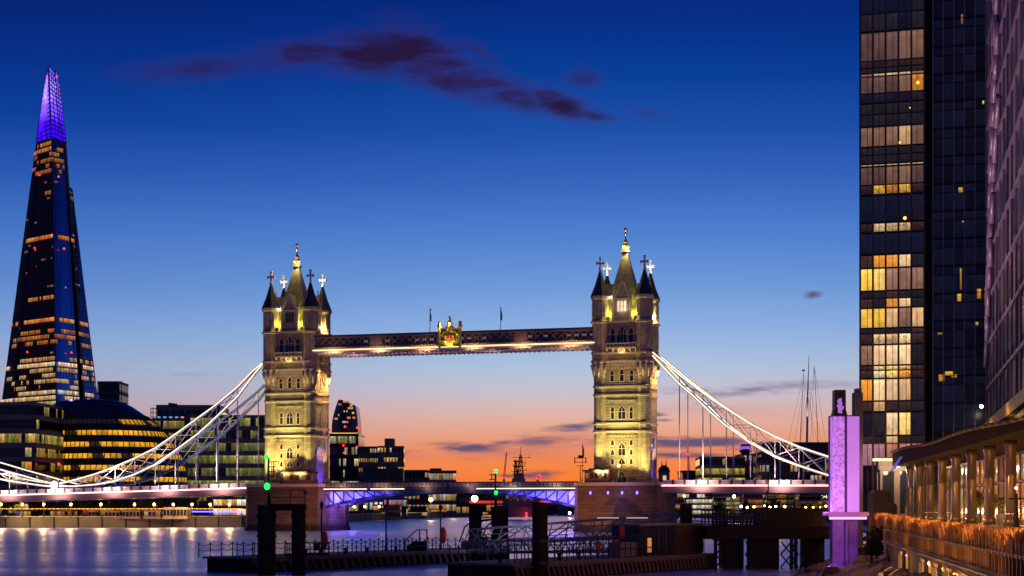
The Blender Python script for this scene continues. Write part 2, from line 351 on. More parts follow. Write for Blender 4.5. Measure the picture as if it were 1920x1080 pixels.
def rect(px0, px1, Yd, depth, rot):                       # footprint whose front wall runs from column px0 to px1, turned by rot
    A = P(px0, 0, Yd); d = Vector((math.cos(R_(rot)), math.sin(R_(rot)))); n = Vector((-d.y, d.x)); k = (px1-960)/F
    L = (k*A.y-A.x)/(d.x-k*d.y); A2 = Vector((A.x, A.y)); B = A2+d*L
    return [tuple(A2), tuple(B), tuple(B+n*depth), tuple(A2+n*depth)]
def seen(a, b):
    m_ = ((a[0]+b[0])/2, (a[1]+b[1])/2); return (b[1]-a[1])*(-m_[0]) - (b[0]-a[0])*(-m_[1]) > 0
def pick(pal): c = rnd.choice(pal); k = rnd.uniform(.45, 1.1); return tuple(x*k for x in c)
def building(name, label, fp, z0, z1, nf, cell, frac, pal, wallm, gain=1.0, wm='winfar', cat='building', gap=.1, ledge=.18, vis=(.22,.86), keep=.65, floorvar=.6, group=None, run=None, extra=None):
    cx = sum(p[0] for p in fp)/len(fp); cy = sum(p[1] for p in fp)/len(fp)
    root = thing(name, label, cat, (cx, cy, z0), 0, group)
    b = MB().prism(fp, z0, z1); fh = (z1-z0)/nf
    def grow(p, d): return (p[0]+(p[0]-cx)/max(1e-6, math.hypot(p[0]-cx, p[1]-cy))*d, p[1]+(p[1]-cy)/max(1e-6, math.hypot(p[0]-cx, p[1]-cy))*d)
    b.build('wall', M[wallm], root)
    if ledge:
        l = MB()
        for f in range(nf+1): l.prism([grow(p, ledge*2) for p in fp], z0+f*fh-.13*fh, z0+f*fh+.1*fh)
        l.build('floor_edge', M[wallm], root)
    for f in range(nf):
        q = MB(); ff = frac*max(0, 1+floorvar*rnd.uniform(-1, 1)) if run is None else run(f/nf)
        za, zb = z0+(f+vis[0])*fh, z0+(f+vis[1])*fh
        for a, c in zip(fp, fp[1:]+fp[:1]):
            if not seen(a, c): continue
            L = math.dist(a, c); n = max(1, round(L/cell)); on = rnd.random() < ff; fade = rnd.uniform(.5, 1.1); nx, ny = (c[1]-a[1])/L*.06, -(c[0]-a[0])/L*.06
            for i in range(n):
                if rnd.random() > keep: on = rnd.random() < ff
                t0, t1 = (i+gap/2)/n, (i+1-gap/2)/n
                e = lambda t, z: (a[0]+(c[0]-a[0])*t+nx, a[1]+(c[1]-a[1])*t+ny, z)
                col = tuple(x*gain*fade for x in pick(pal)) if on else (0,0,0)
                q.face([e(t0,za), e(t1,za), e(t1,zb), e(t0,zb)], [(t0*L+f*7,f), (t1*L+f*7,f), (t1*L+f*7,f+.999), (t0*L+f*7,f+.999)], col)
        q.build('window_band', M[wm], root)
    if extra: extra(root)
    return root
# ------------------------------------------------------------------ water and banks
def water():
    m = bpy.data.materials.new('river_water'); m.use_nodes = True; m.node_tree.nodes.clear(); t = NT(m.node_tree)
    b = t.new('ShaderNodeBsdfPrincipled'); t.l.new(b.outputs[0], t.new('ShaderNodeOutputMaterial').inputs[0])
    t.put(b.inputs['Base Color'], (.44,.48,.86)); b.inputs['Metallic'].default_value = .8; b.inputs['IOR'].default_value = 1.33
    co = t.new('ShaderNodeTexCoord').outputs['Object']
    mp = t.new('ShaderNodeMapping'); t.l.new(co, mp.inputs[0]); mp.inputs['Rotation'].default_value = (0,0,R_(9)); mp.inputs['Scale'].default_value = (.006,.075,1)
    n = t.noise(mp.outputs[0], 1.0, 4, .6)
    mp2 = t.new('ShaderNodeMapping'); t.l.new(co, mp2.inputs[0]); mp2.inputs['Rotation'].default_value = (0,0,R_(9)); mp2.inputs['Scale'].default_value = (.03,.22,1)
    n2 = t.noise(mp2.outputs[0], 1.0, 4, .65)
    t.put(b.inputs['Roughness'], t.ramp(n, [(.3, .26), (.5, .35), (.7, .45)]))
    bp = t.new('ShaderNodeBump'); bp.inputs['Strength'].default_value = .012; bp.inputs['Distance'].default_value = .6
    t.put(bp.inputs['Height'], t.m('ADD', n, t.m('MULTIPLY', n2, .22))); t.l.new(bp.outputs[0], b.inputs['Normal'])
    return m
wtr = MB(); S = 14000
wtr.face([(-S,-500,0),(S,-500,0),(S,S,0),(-S,S,0)])
tag(wtr.build('river_water', water(), fix=False), kind='structure')
# south bank: quay line seen from the river, and the land behind it
south = [(-420,455),(-152,469),(-85,490),(-70,600),(-72,800),(-52,1000),(-15,1300),(60,1700)]
ld = MB(); ld.prism(south+[(60,9000),(-6000,9000),(-6000,455)], -1, 3.0)
tag(ld.build('south_bank', M['land'], fix=False), kind='structure')
north = [(36,150),(70,300),(128,560),(150,800),(128,1000),(112,1120),(118,1700)]
ld = MB(); ld.prism([(6000,150),(6000,9000),(118,9000)]+north[::-1], -1, 3.0)
tag(ld.build('north_bank', M['land'], fix=False), kind='structure')
ld = MB(); ld.prism([(62,1698),(116,1698),(116,9000),(62,9000)], -1, 2.0); tag(ld.build('far_land', M['land'], fix=False), kind='structure')

# ------------------------------------------------------------------ the bridge (local frame: x along it to the right, y away up the river)
BR = Vector((28.35, 390, 0)); BRZ = R_(-15.25); Cb, Sb = .9648, .2630
LT = -88.3                                               # the farther, left tower on the bridge axis
def loc(px_, py_, v_=0.0):
    k = (px_-960)/F; x = (k*(BR.y+v_*Cb)-BR.x-v_*Sb)/(Cb+k*Sb); Yd = BR.y-x*Sb+v_*Cb
    return Vector((x, v_, CAMZ+(HY-py_)*Yd/F))
def bthing(name, label, cat, group=None, x=0.0):
    o = thing(name, label, cat, (BR.x+Cb*x, BR.y-Sb*x, 0), BRZ, group); ORG[o.name] = Vector((x,0,0)); return o

def make_tower():
    root = thing('bridge_tower', 'x', 'bridge tower', (BR.x, BR.y, 0), BRZ, 'floodlit gothic bridge towers')
    ORG[root.name] = Vector((0,0,0)); st = M['stone']
    # wall with the road arch cut through along the bridge
    prof = [(-4.75,12.2),(-2.6,12.2),(-2.6,18),(-2.3,19.9),(-1.4,21.4),(0,22.3),(1.4,21.4),(2.3,19.9),(2.6,18),(2.6,12.2),(4.75,12.2),(4.75,52),(-4.75,52)]
    b = MB(); b.slab(prof, lambda y, z: (-6.0,y,z), lambda y, z: (6.0,y,z)); b.build('wall', st, root)
    lv = [24.8, 26.8, 33.8, 35.9, 42.1, 44.2, 51.9]
    for z in lv:
        s = MB(); k = .35 if z < 51 else .6
        s.box(-4.3,4.3,-4.75-k,4.75+k,z-.22,z+.22); s.box(-6-k,6+k,-2.9,2.9,z-.219,z+.223)
        s.build('string_course', M['trim'], root)
    # arch mouldings on both roadway faces
    for sx in (-1, 1):
        a = MB()
        for j, (rr, dz) in enumerate(((2.75,0),(3.15,.35),(3.6,.8))):
            pts = [(sx*(6.1+.12*(2-j)), y*rr/2.6, z if z < 18.1 else 18+(z-18)*(1+dz/4.3)) for (y, z) in prof[1:10]]
            a.path(pts, .2, 6)
        a.build('portal_arch', M['ashlar'], root)
    # corner turrets
    for sx in (-1, 1):
        for sy in (-1, 1):
            cx, cy = 5.55*sx, 4.2*sy
            p = [(12.2,1.95),(13.4,1.95),(13.7,1.62)]
            for z in lv[:4]: p += [(z-.35,1.62),(z-.2,1.9),(z+.2,1.9),(z+.4,1.62)]
            p += [(38.6,1.62),(40.6,2.0),(41.7,2.1),(41.9,2.4),(42.3,2.4),(42.6,2.1),(43.9,2.1),(44.0,2.35),(44.4,2.35),(44.6,2.05),(51.5,2.05),(51.7,2.45),(52.1,2.45),(52.4,2.08),(57.3,2.08),(57.7,2.4),(58.3,2.45)]
            b = MB(); b.lathe(cx, cy, p, 8)
            tr = b.build('turret', M['ashlar'], root)
            c = MB(); c.lathe(cx, cy, [(58.3,2.5),(58.55,2.4),(61,1.4),(64.6,.32),(65.0,.3)], 8); c.build('cone_roof', M['slate'], tr)
            f = MB(); f.lathe(cx, cy, [(64.7,.3),(65.0,.55),(65.3,.3),(65.7,.25)], 8); f.box(cx-.2,cx+.2,cy-.17,cy+.17,65.6,68.0); f.box(cx-.82,cx+.82,cy-.165,cy+.165,66.35,66.85)
            for dx in (-.85,.85): f.box(cx+dx-.18,cx+dx+.18,cy-.2,cy+.2,66.25,66.95)
            f.box(cx-.32,cx+.32,cy-.2,cy+.2,67.75,68.15); f.build('cross_finial', M['cream'], tr)
            s = MB()
            for k in range(8):                                   # blind slits and corbel points on the turret
                a0 = (k+1)*math.pi/4
                for (r, z0, z1, ww) in ((2.02,53.4,56.6,.42),(2.0,46,50,.36)):
                    q = Vector((cx+r*math.cos(a0), cy+r*math.sin(a0), z0)); q2 = q.copy(); q2.z = z1; s.bar(q, q2, ww*.5, ww*.5)
                q = Vector((cx+1.6*math.cos(a0), cy+1.6*math.sin(a0), 38.2)); q2 = Vector((cx+2.05*math.cos(a0), cy+2.05*math.sin(a0), 41.5)); s.tube(q, q2, .12, .5, 5)
            s.build('slit', M['trim'], tr)
    # windows: (face, offset, z0, z1, width, lights)
    def win(face, u0, z0, z1, ww, nl=1, lit=(0,0,0), proud=.16, base=None):
        base = base or (4.75 if face in 'fb' else 6.0)
        xf = {'f': lambda a, z, d: (a, -base-d, z), 'b': lambda a, z, d: (-a, base+d, z), 'r': lambda a, z, d: (base+d, a, z), 'l': lambda a, z, d: (-base-d, -a, z)}[face]
        def loop(g):
            h = ww/2+g; zs = z1-.75*ww; return [(-h,z0-g),(h,z0-g),(h,zs),(h*.62,zs+.5*(z1-zs)+g*.5),(0,z1+g*1.3),(-h*.62,zs+.5*(z1-zs)+g*.5),(-h,zs)]
        A, B = loop(.22), loop(0); m_ = MB(); n = len(A)
        for k in range(n):
            a0, a1, b0, b1 = A[k], A[(k+1)%n], B[k], B[(k+1)%n]
            m_.face([xf(u0+a0[0],a0[1],proud), xf(u0+a1[0],a1[1],proud), xf(u0+b1[0],b1[1],proud), xf(u0+b0[0],b0[1],proud)])
            m_.face([xf(u0+a0[0],a0[1],-.02), xf(u0+a1[0],a1[1],-.02), xf(u0+a1[0],a1[1],proud), xf(u0+a0[0],a0[1],proud)])
            m_.face([xf(u0+b0[0],b0[1],proud), xf(u0+b1[0],b1[1],proud), xf(u0+b1[0],b1[1],.01), xf(u0+b0[0],b0[1],.01)])
        for k in range(1, nl):
            c = u0-ww/2+ww*k/nl; m_.face([xf(c-.07,z0,proud*.8), xf(c+.07,z0,proud*.8), xf(c+.07,z1-.3*ww,proud*.8), xf(c-.07,z1-.3*ww,proud*.8)])
        if z1-z0 > 2.4: zz = z0+.55*(z1-z0); m_.face([xf(u0-ww/2,zz-.07,proud*.78), xf(u0+ww/2,zz-.07,proud*.78), xf(u0+ww/2,zz+.07,proud*.78), xf(u0-ww/2,zz+.07,proud*.78)])
        w_ = m_.build('window', M['trim'], root)
        g = MB(); g.face([xf(u0+p[0],p[1],.03) for p in B], [(p[0]+u0, p[1]*.1) for p in B], lit); g.build('pane', M['winflat'], w_)
    for face in 'fb':
        win(face, 0, 18.9, 22.0, 1.7, 2); win(face, 0, 16.8, 18.3, 1.7, 2)
        for d in (-1, 1):
            for (a, c) in ((16.7,18.2),(19.0,20.4),(21.4,22.8)): win(face, d*2.35, a, c, .72)
            win(face, d*2.35, 27.9, 31.0, .75)
            win(face, d*2.45, 37.2, 40.0, .85)
            win(face, d*2.3, 46.8, 50.4, 1.1, 1)
        win(face, 0, 27.9, 31.2, 1.75, 2); win(face, 0, 37.2, 40.2, .9); win(face, 0, 46.6, 50.8, 2.3, 3)
        win(face, 0, 12.25, 15.0, 2.3, 2)
    for face in 'rl':
        for d in (-1, 1):
            win(face, d*1.5, 28.2, 31.8, .9); win(face, d*1.5, 37.0, 40.6, .9)
        win(face, 0, 46.4, 50.4, 1.8, 2)
    # corbel tables, blind arcades, balcony
    for sgn in (-1, 1):
        c = MB()
        for (z, nn, hh) in ((40.95,11,.45),(41.55,13,.3),(40.35,9,.35),(32.2,9,.3),(23.6,9,.28)):
            for k in range(nn): x = -3.6+7.2*(k+.5)/nn; c.box(x-.2,x+.2,sgn*4.7,sgn*5.05,z,z+hh)
        for z in (41.4, 32.6, 36.6): c.box(-3.8,3.8,sgn*4.7,sgn*4.95,z-.08,z+.08)
        c.build('corbel_table', M['trim'], root)
        c = MB(); c.box(-3.8,3.8,sgn*4.6,sgn*5.9,45.3,45.65)
        for k in range(9): x = -3.7+7.4*k/8; c.box(x-.12,x+.12,sgn*5.65,sgn*5.85,45.6,46.4)
        c.box(-3.8,3.8,sgn*5.55,sgn*5.95,46.4,46.6)
        for k in range(4):
            for i in range(7):
                a = math.pi*i/6; x = -2.0+4.0*(k+.5)/4+.48*math.cos(a); c.box(x-.1,x+.1,sgn*4.7,sgn*5.5,44.6+.5*math.sin(a),44.95+.45*math.sin(a))
        for k in range(6): x = -3.6+7.2*k/5; c.bar((x,sgn*4.7,44.3),(x,sgn*5.7,45.35),.3,.3)
        c.build('balcony', M['trim'], root)
        c = MB()
        for (z0, z1) in ((12.3,24.4),(27.2,33.4),(36.2,40.1)):      # rough quoins beside the window bays
            z = z0
            while z < z1-.5:
                for d in (-3.55, 3.55): c.box(d-.32-rnd.random()*.3, d+.32+rnd.random()*.3, sgn*4.7, sgn*(4.82+rnd.random()*.1), z, z+.48)
                for d in (-1.45, 1.45): c.box(d-.2-rnd.random()*.2, d+.2+rnd.random()*.2, sgn*4.7, sgn*(4.79+rnd.random()*.08), z, z+.42)
                z += .75
        c.build('quoins', M['ashlar'], root)
    # steep hipped roof, ridge crown and gilded finial
    r = MB(); r.lathe(0, 0, [(52,7.0),(53,6.7),(69.6,.85)], 4, .5, sy=.86); rf = r.build('roof', M['leadroof'], root)
    c = MB(); c.lathe(0,0,[(69.4,1.0),(69.7,1.25),(70.0,1.25),(70.2,.85)],8); c.build('roof_gallery', M['slate'], rf)
    g = MB(); g.lathe(0,0,[(70.1,.8),(70.6,.95),(71.4,.85),(71.7,.5),(72.3,.62),(72.8,.3),(73.9,.2),(74.1,.36),(74.4,.2),(75.0,.16),(75.2,.5),(75.6,.5),(75.9,.12)],8)
    for k in range(8):
        a = k*math.pi/4; g.tube((.9*math.cos(a),.9*math.sin(a),70.4),(.75*math.cos(a),.75*math.sin(a),72.1),.13,.03,5)
    g.build('gilded_finial', M['gold'], rf)
    # gabled dormers
    for face, base in (('f',4.9),('b',4.9),('r',5.9),('l',5.9)):
        xf = {'f': lambda a, z, d: (a, -base-d, z), 'b': lambda a, z, d: (-a, base+d, z), 'r': lambda a, z, d: (base+d, a, z), 'l': lambda a, z, d: (-base-d, -a, z)}[face]
        hw = 2.25 if face in 'fb' else 1.7
        out = [(-hw,52),(hw,52),(hw,56.6),(hw*.82,57.0),(hw*.8,58.0),(hw*.42,60.0),(.25,61.9),(-.25,61.9),(-hw*.42,60.0),(-hw*.8,58.0),(-hw*.82,57.0),(-hw,56.6)]
        d_ = MB(); d_.slab(out, lambda a, z: xf(a,z,.0), lambda a, z: xf(a,z,-3.2)); dm = d_.build('dormer', M['ashlar'], root)
        k_ = MB()
        for sgn in (-1, 1):
            k_.bar(xf(sgn*hw*.95,57.2,.12), xf(0,62.2,.12), .35, .3)
            k_.lathe(*xf(sgn*hw,0,0)[:2], [(52,.32),(58.2,.32),(58.3,.45),(59.7,.04)], 6)
        k_.bar(xf(0,61.8,0), xf(0,63.2,0), .22); k_.bar(xf(-hw*.7,57.6,.08), xf(hw*.7,57.6,.08), .2); k_.build('gable_coping', M['trim'], dm)
        p_ = MB(); n_w = 3 if face in 'fb' else 2
        for i in range(n_w):
            a0 = (-1.25+2.5*i/n_w) if face in 'fb' else (-.9+1.8*i/n_w); wd = 2.5/n_w-.2 if face in 'fb' else .75
            for (z0, z1) in ((54.4,55.6),(55.75,56.9)):
                p_.face([xf(a0+.1,z0,.05),xf(a0+.1+wd,z0,.05),xf(a0+.1+wd,z1,.05),xf(a0+.1+wd/2,z1+.25,.05),xf(a0+.1,z1,.05)], [(a0,z0*.1)]*5, (.0,.0,.0))
        p_.build('dormer_window', M['winflat'], dm)
    # parapet merlons between turrets
    pm = MB()
    for k in range(7): 
        for sgn in (-1,1):
            x = -3.4+6.8*k/6
            if abs(x) > 2.3: pm.box(x-.35,x+.35,sgn*4.85-.2,sgn*4.85+.2,52.1,53.3)
            y = -2+4*k/6
            if abs(y) > 1.5: pm.box(sgn*6.0-.2,sgn*6.0+.2,y-.3,y+.3,52.1,53.3)
    pm.build('parapet', M['trim'], root)
    # the lamps that light it
    yel, amb, whi = (1,.77,.24), (1,.55,.2), (1,.83,.6)
    for x, p in ((-4.6,1),(4.6,.62),(0,.55)):
        lamp('wall_floodlight', (x,-10.5,12.6), 21000*p, yel, root, (x*.75,-4.7,24), 80, .3, .9)
    lamp('wall_floodlight', (0,-15,12.8), 27000, yel, root, (0,-4.7,31), 36, .3, .9)
    for x in (-5.5, 5.5): lamp('wall_floodlight', (x*1.35,-6.8,12.6), 4200, yel, root, (x,-5.2,26), 60, .3, .9)
    lamp('balcony_light', (0,-5.4,44.7), 260, yel, root)
    for x in (-3.0, 3.0):
        lamp('roof_light', (x*.96,-4.75,54.0), 520, (1,.88,.10), root)
        lamp('roof_light', (x,-4.65,55.0), 2200, (1,.86,.10), root, (x*.3,-2.2,62), 60, .1, .8)
        lamp('roof_light', (x*.96,4.8,54.0), 700, (1,.8,.2), root)
    lamp('side_roof_light', (6.4,2.2,53.5), 3200, (1,.66,.2), root)
    for x in (-5.55, 5.55): lamp('cross_light', (x,2.6,64.2), 900, whi, root, (x,4.2,67), 70, .1)
    lamp('finial_light', (.9,-1.4,70.3), 2200, (1,.68,.3), root); lamp('finial_light', (-1.2,-1.2,70.9), 1100, (1,.68,.3), root)
    lamp('portal_light', (3.6,0,14.2), 2200, (.09,.04,1), root); lamp('portal_light', (-3.6,0,14.2), 900, (.16,.10,1), root)
    lamp('portal_light', (8.6,-1.5,14.5), 2600, (.10,.04,1), root, (5.9,0,20), 70)
    lamp('side_light', (9.8,-2.0,43.2), 7000, amb, root, (6,-1,37), 110); lamp('side_light', (9.4,3.6,40.2), 5000, amb, root, (6,4,36), 120)
    lamp('side_light', (9.5,0,13.5), 9000, (1,.55,.25), root, (6,1,30), 70)
    lamp('spill_light', (2,-26,13.5), 17000, (1,.34,.18), root, (0,-4.7,48), 30, .6, .8)
    sb = MB()
    for p in ((6.5,-2.6,42.6),(6.9,3.9,40.0)): sb.ball(p, .32)
    sb.build('side_lamp', M['bulb'], root)
    sb = MB(); sb.ball((-2.85,-5.2,57.9), .2); sb.build('roof_lamp', M['bulbwhite'], root)
    q = MB()
    for y in (-2.9, 3.2): q.slab([(y-.55,23.2),(y+.55,23.2),(y+.6,21.6),(y,20.4),(y-.6,21.6)], lambda a, z: (6.75,a,z), lambda a, z: (6.45,a,z)); q.bar((6.0,y,22.6),(6.5,y,22.6),.15)
    q.build('blue_shield', mat('blue_shield_enamel', (.03,.16,.42), .4, vary=.15), root)
    return root
tower = make_tower()
tower['label'] = 'nearer gothic stone tower with lit dormer window, right end of the high walkway'
far_tower = dup(tower); far_tower.location = (BR.x+Cb*LT, BR.y-Sb*LT, 0)
far_tower['label'] = 'farther gothic stone tower with blue-lit road arch, left end of the high walkway'
for ch in tower.children:                                # the near tower's front dormer is lit inside
    if ch.name.startswith('dormer') and min(v_.co.y for v_ in ch.data.vertices) < -4.5 and len(ch.data.vertices) == 24:
        for g in ch.children:
            if g.name.startswith('dormer_window') and max(v_.co.y for v_ in g.data.vertices) < -4.8:
                g.data = g.data.copy()
                for c in g.data.color_attributes['lit'].data: c.color = (1.3,.95,.62,1)
lamp('dormer_window_light', (.5,-6.2,55.2), 120, (1,.8,.55), tower)

# piers: long granite islands with a blunt, stepped nose
def pier(x0, label, nose_arch):
    r = bthing('bridge_pier', label, 'bridge pier', 'granite river piers', x0)
    b = MB(); out = [(-11.4,-7.2),(-10.2,-9.0),(9.6,-9.0),(11.0,-7.0),(11.0,9.5),(6,12),(-6,12),(-11.4,9.5)]
    out = [(x+x0,y) for x, y in out]
    b.prism(out, -1.5, 11.4); b.build('pier_wall', M['granite'], r)
    c = MB(); c.prism([(x0+(x-x0)*1.02, y*1.02) for x, y in out], 11.4, 12.2); c.build('coping', M['trim'], r)
    c = MB(); c.prism([(x0+(x-x0)*1.03, y*1.03) for x, y in out], -1.5, .9); c.build('footing', M['granite'], r)
    if nose_arch:
        n = MB()                                           # sloping cutwater against the front
        tip, L, Rr, top = (x0-.2,-15.5), (x0-7.6,-9.0), (x0+8.2,-9.0), 8.2
        for z0, z1, k in ((-1.5,3.0,1.0),):
            n.face([(L[0],L[1],z0),(tip[0],tip[1],z0),(tip[0],tip[1],z1),(L[0],L[1],z1)]); n.face([(tip[0],tip[1],z0),(Rr[0],Rr[1],z0),(Rr[0],Rr[1],z1),(tip[0],tip[1],z1)])
        steps = 7
        for i in range(steps):
            a0, a1 = i/steps, (i+1)/steps; f = lambda q, a: (q[0]+(x0-q[0])*a**.8*.95, q[1]+(-9.0-q[1])*a, 3.0+(top-3.0)*math.sin(a*math.pi/2))
            n.face([f(L,a0), f(tip,a0), f(tip,a1), f(L,a1)]); n.face([f(tip,a0), f(Rr,a0), f(Rr,a1), f(tip,a1)])
        n.build('cutwater', M['granite'], r)
    for k in (-7,-2.6,0.9,4.6) if nose_arch else ():
        q = MB(); q.box(x0+k-.22,x0+k+.22,-9.12,-9.0,9.3,10.0); q.build('blue_lamp', M['ledblue'], r)
    rl = MB()
    for k in range(19):
        x = x0-9.2+18.4*k/18; rl.bar((x,-8.9,12.2),(x,-8.9,13.2),.07)
    for z in (12.7,13.2): rl.bar((x0-9.2,-8.9,z),(x0+9.2,-8.9,z),.06)
    rl.build('railing', M['rail'], r)
    return r
pr = pier(0, 'granite pier with four blue lamps and rounded cutwater under the right tower', True)
pl = pier(LT, 'plain granite pier under the left tower, behind the black timber frame', False)
lamp('pier_light', (13,-40,4), 9000, (1,.36,.10), pr, (-4,-9,6), 50, .5, .9)
lamp('pier_light', (-22,-32,3), 20000, (1,.36,.10), pr, (-6,-9,6), 45, .5, .9)
lamp('pier_light', (LT+26,-34,5), 26000, (1,.36,.10), pl, (LT+6,-9,6), 42, .5, .9)
lamp('pier_side_light', (LT+14.5,-2.5,6.5), 3200, (.20,.10,1), pl, (LT+9.5,0,4), 120, .3); lamp('pier_side_light', (LT+12.8,6.5,8.5), 2600, (.35,.14,1), pl)
lamp('pier_side_light', (-13.5,-4,7), 2200, (.25,.12,1), pr)
lamp('pier_light', (-10,-24,1.2), 3000, (1,.38,.12), pr, (-4,-12,4), 60, .3, .9)
lamp('pier_blue_light', (1.4,-12,10), 240, (.2,.15,1), pr)

# bridge master's cabins and the lamps on the piers
def cabin(x0, x1, y, label):
    r = bthing('bridge_cabin', label, 'cabin', 'control cabins on the piers', (x0+x1)/2)
    xc = (x0+x1)/2
    b = MB(); b.box(x0,x1,y,y+3,12.2,14.9); b.build('wall', M['brown'], r)
    b = MB(); b.box(x0-.35,x1+.35,y-.4,y+3.3,14.9,15.3); b.box(x0+1,x1-1.4,y+.4,y+2.4,15.3,15.7); b.build('roof', M['darkroof'], r)
    n = 5
    for k in range(n):
        a = x0+.25+(x1-x0-.5)*k/n; c = a+(x1-x0-.5)/n-.25; q = MB()
        q.face([(a,y-.03,13.2),(c,y-.03,13.2),(c,y-.03,14.5),(a,y-.03,14.5)], [(a,13.2),(c,13.2),(c,13.99),(a,13.99)], tuple(v_*.35 for v_ in lin(255,170,80)) if k in (0,3) else (.02,.012,.01)); q.build('window', M['win'], r)
l0, l1 = loc(531,900,-8), loc(586,900,-8); cabin(l0.x, l1.x, -8, 'low dark cabin with lit windows at the foot of the left tower')
l0, l1 = loc(1096,900,-8), loc(1141,900,-8); cabin(l0.x, l1.x, -8, 'dark control cabin with a flat roof left of the right tower')
def pier_mast(px_, ytop, label):
    p = loc(px_, ytop, -8.3); r = bthing('signal_mast', label, 'mast', None, p.x); m_ = MB(); x = p.x
    m_.tube((x,-8.3,12.2),(x,-8.3,p.z),.13,.08); r_ = m_.build('pole', M['rail'], r)
    m_ = MB()
    for z, ww in ((17.2,1.6),(18.2,1.3),(16.3,.9)): m_.bar((x-ww,-8.3,z),(x+ww,-8.3,z),.14); 
    for sgn in (-1,1): m_.bar((x+sgn*1.4,-8.3,16.9),(x+sgn*1.4,-8.3,18.4),.2)
    m_.box(x-.5,x+.5,-8.6,-8,18.2,18.9); m_.build('crossarm', M['rail'], r); return r
pier_mast(1088, 872, 'dark signal mast with crossarms beside the right pier cabin')
def flagpole(px_, y0, y1, vv, label, red=False, h=1.6):
    a, b = loc(px_, y0, vv), loc(px_, y1, vv); r = bthing('flagpole', label, 'flagpole', None, a.x)
    MB().tube((a.x,vv,b.z),(a.x,vv,a.z),.09,.05).build('pole', M['rail'], r)
    f = MB(); n = 6
    for i in range(n):
        za = a.z-.4-h*2*i/n; zb = za-h*2/n; wob = lambda z_: .38*math.sin(z_*3.1)+.1
        f.face([(a.x+.05,vv,za),(a.x+.35+.15*math.sin(za*2),vv+wob(za),za),(a.x+.35+.15*math.sin(zb*2),vv+wob(zb),zb),(a.x+.05,vv,zb)])
    f.build('flag', mat('flag_cloth', (.30,.07,.09) if red else (.07,.06,.12), .9), r)
flagpole(1092, 832, 905, -7.5, 'flagpole with a limp flag behind the right pier cabin')
flagpole(806, 576, 628, -4, 'flagpole with a limp red flag on the walkway, left of the crest', True)
flagpole(938.5, 574, 624, -4, 'flagpole with a dark flag on the walkway, right of the crest')
for px_, zt, lb in ((1160,873,'lamp with an amber globe in front of the right tower door'),(526,878,'lamp with an amber globe beside the left pier cabin')):
    p = loc(px_, zt, -8.6); r = bthing('pier_lamp', lb, 'lamp', None, p.x)
    m_ = MB(); m_.lathe(p.x,-8.6,[(12.2,.25),(12.6,.12),(p.z-.4,.08)],8); m_.box(p.x-.6,p.x+.6,-8.65,-8.55,p.z-.5,p.z-.4); m_.build('post', M['rail'], r)
    MB().ball((p.x,-8.6,p.z), .32).build('globe', M['bulb'], r)

# high walkways
xa, xb = LT+6.4, -6.4
def walkway(va, vb, label, near):
    r = bthing('high_walkway', label, 'walkway', 'high level walkways', (xa+xb)/2)
    b = MB(); b.box(xa,xb,va+.25,vb-.25,47.3,50.2); b.build('cabin_wall', M['darkpaint'], r)
    b = MB(); b.box(xa,xb,va-.1,vb+.1,50.2,50.45); b.prism([(xa,va),(xb,va),(xb,vb),(xa,vb)], 50.45, 50.75); b.build('roof', M['darkroof'], r)
    b = MB(); b.box(xa,xb,va-.15,vb+.15,46.1,46.55); b.box(xa,xb,va-.05,vb+.05,46.55,47.3)
    for k in range(60):
        x = xa+(xb-xa)*(k+.5)/60; b.box(x-.12,x+.12,va+.2,vb-.2,45.85,46.1)
    b.build('floor_girder', M['pinksteel'], r)
    l = MB()
    for sgn in ((va,) if near else (vb,)):
        n = 38; y = va-.0 if near else vb
        y0 = va+.15
        for k in range(n):
            x0 = xa+(xb-xa)*k/n; x1 = xa+(xb-xa)*(k+1)/n
            l.bar((x0,y0,47.9),(x1,y0,49.9),.22,.16); l.bar((x0,y0-.02,49.9),(x1,y0-.02,47.9),.22,.16)
        for z in (47.75,50.05): l.bar((xa,y0-.05,z),(xb,y0-.05,z),.28,.25)
        for f in (.235,.745): x = xa+(xb-xa)*f; l.box(x-1.7,x+1.7,va-.12,va+.25,47.6,50.35)
    l.build('lattice', mat('mauve_lattice_paint', (.24,.14,.15), .5, .1, vary=.3), r)
    if near:
        s = MB(); s.box(xa,xb,va-.35,va-.17,46.75,46.95); s.build('light_strip', M['ledwalk'], r)
        s = MB()
        for k in range(86): x = xa+(xb-xa)*(k+.5)/86; s.box(x-.3,x+.3,va-.3,va-.06,47.2,47.55)
        s.build('cornice_panels', M['trim'], r)
        for k in (7,8,10,14,15,16,17,20,21,23,28,29,31,34,35,36,37):
            q = MB(); x = xa+(xb-xa)*(k+.5)/38; q.face([(x-.42,va+.2,48.7),(x+.42,va+.2,48.7),(x+.42,va+.2,49.05),(x-.42,va+.2,49.05)], [(k,.2),(k+.5,.2),(k+.5,.9),(k,.9)], (.35,.42,.42)); q.build('window', M['winflat'], r)
        for k in range(6):
            x = xa+(xb-xa)*(k+.5)/6; lamp('walkway_light', (x,va-1.6,45.0), 900, (1,.58,.24), r, (x,va+1,49), 140, .3)
    else:
        for k in range(4):
            x = xa+(xb-xa)*(k+.5)/4; lamp('walkway_under_light', (x,va-1.8,44.6), 260, (1,.45,.5), r)
    return r
nearw = walkway(-5.4,-2.0,'near high walkway with lattice side and golden light strip between the towers', True)
walkway(2.0,5.4,'far high walkway half hidden behind the near lattice walkway', False)
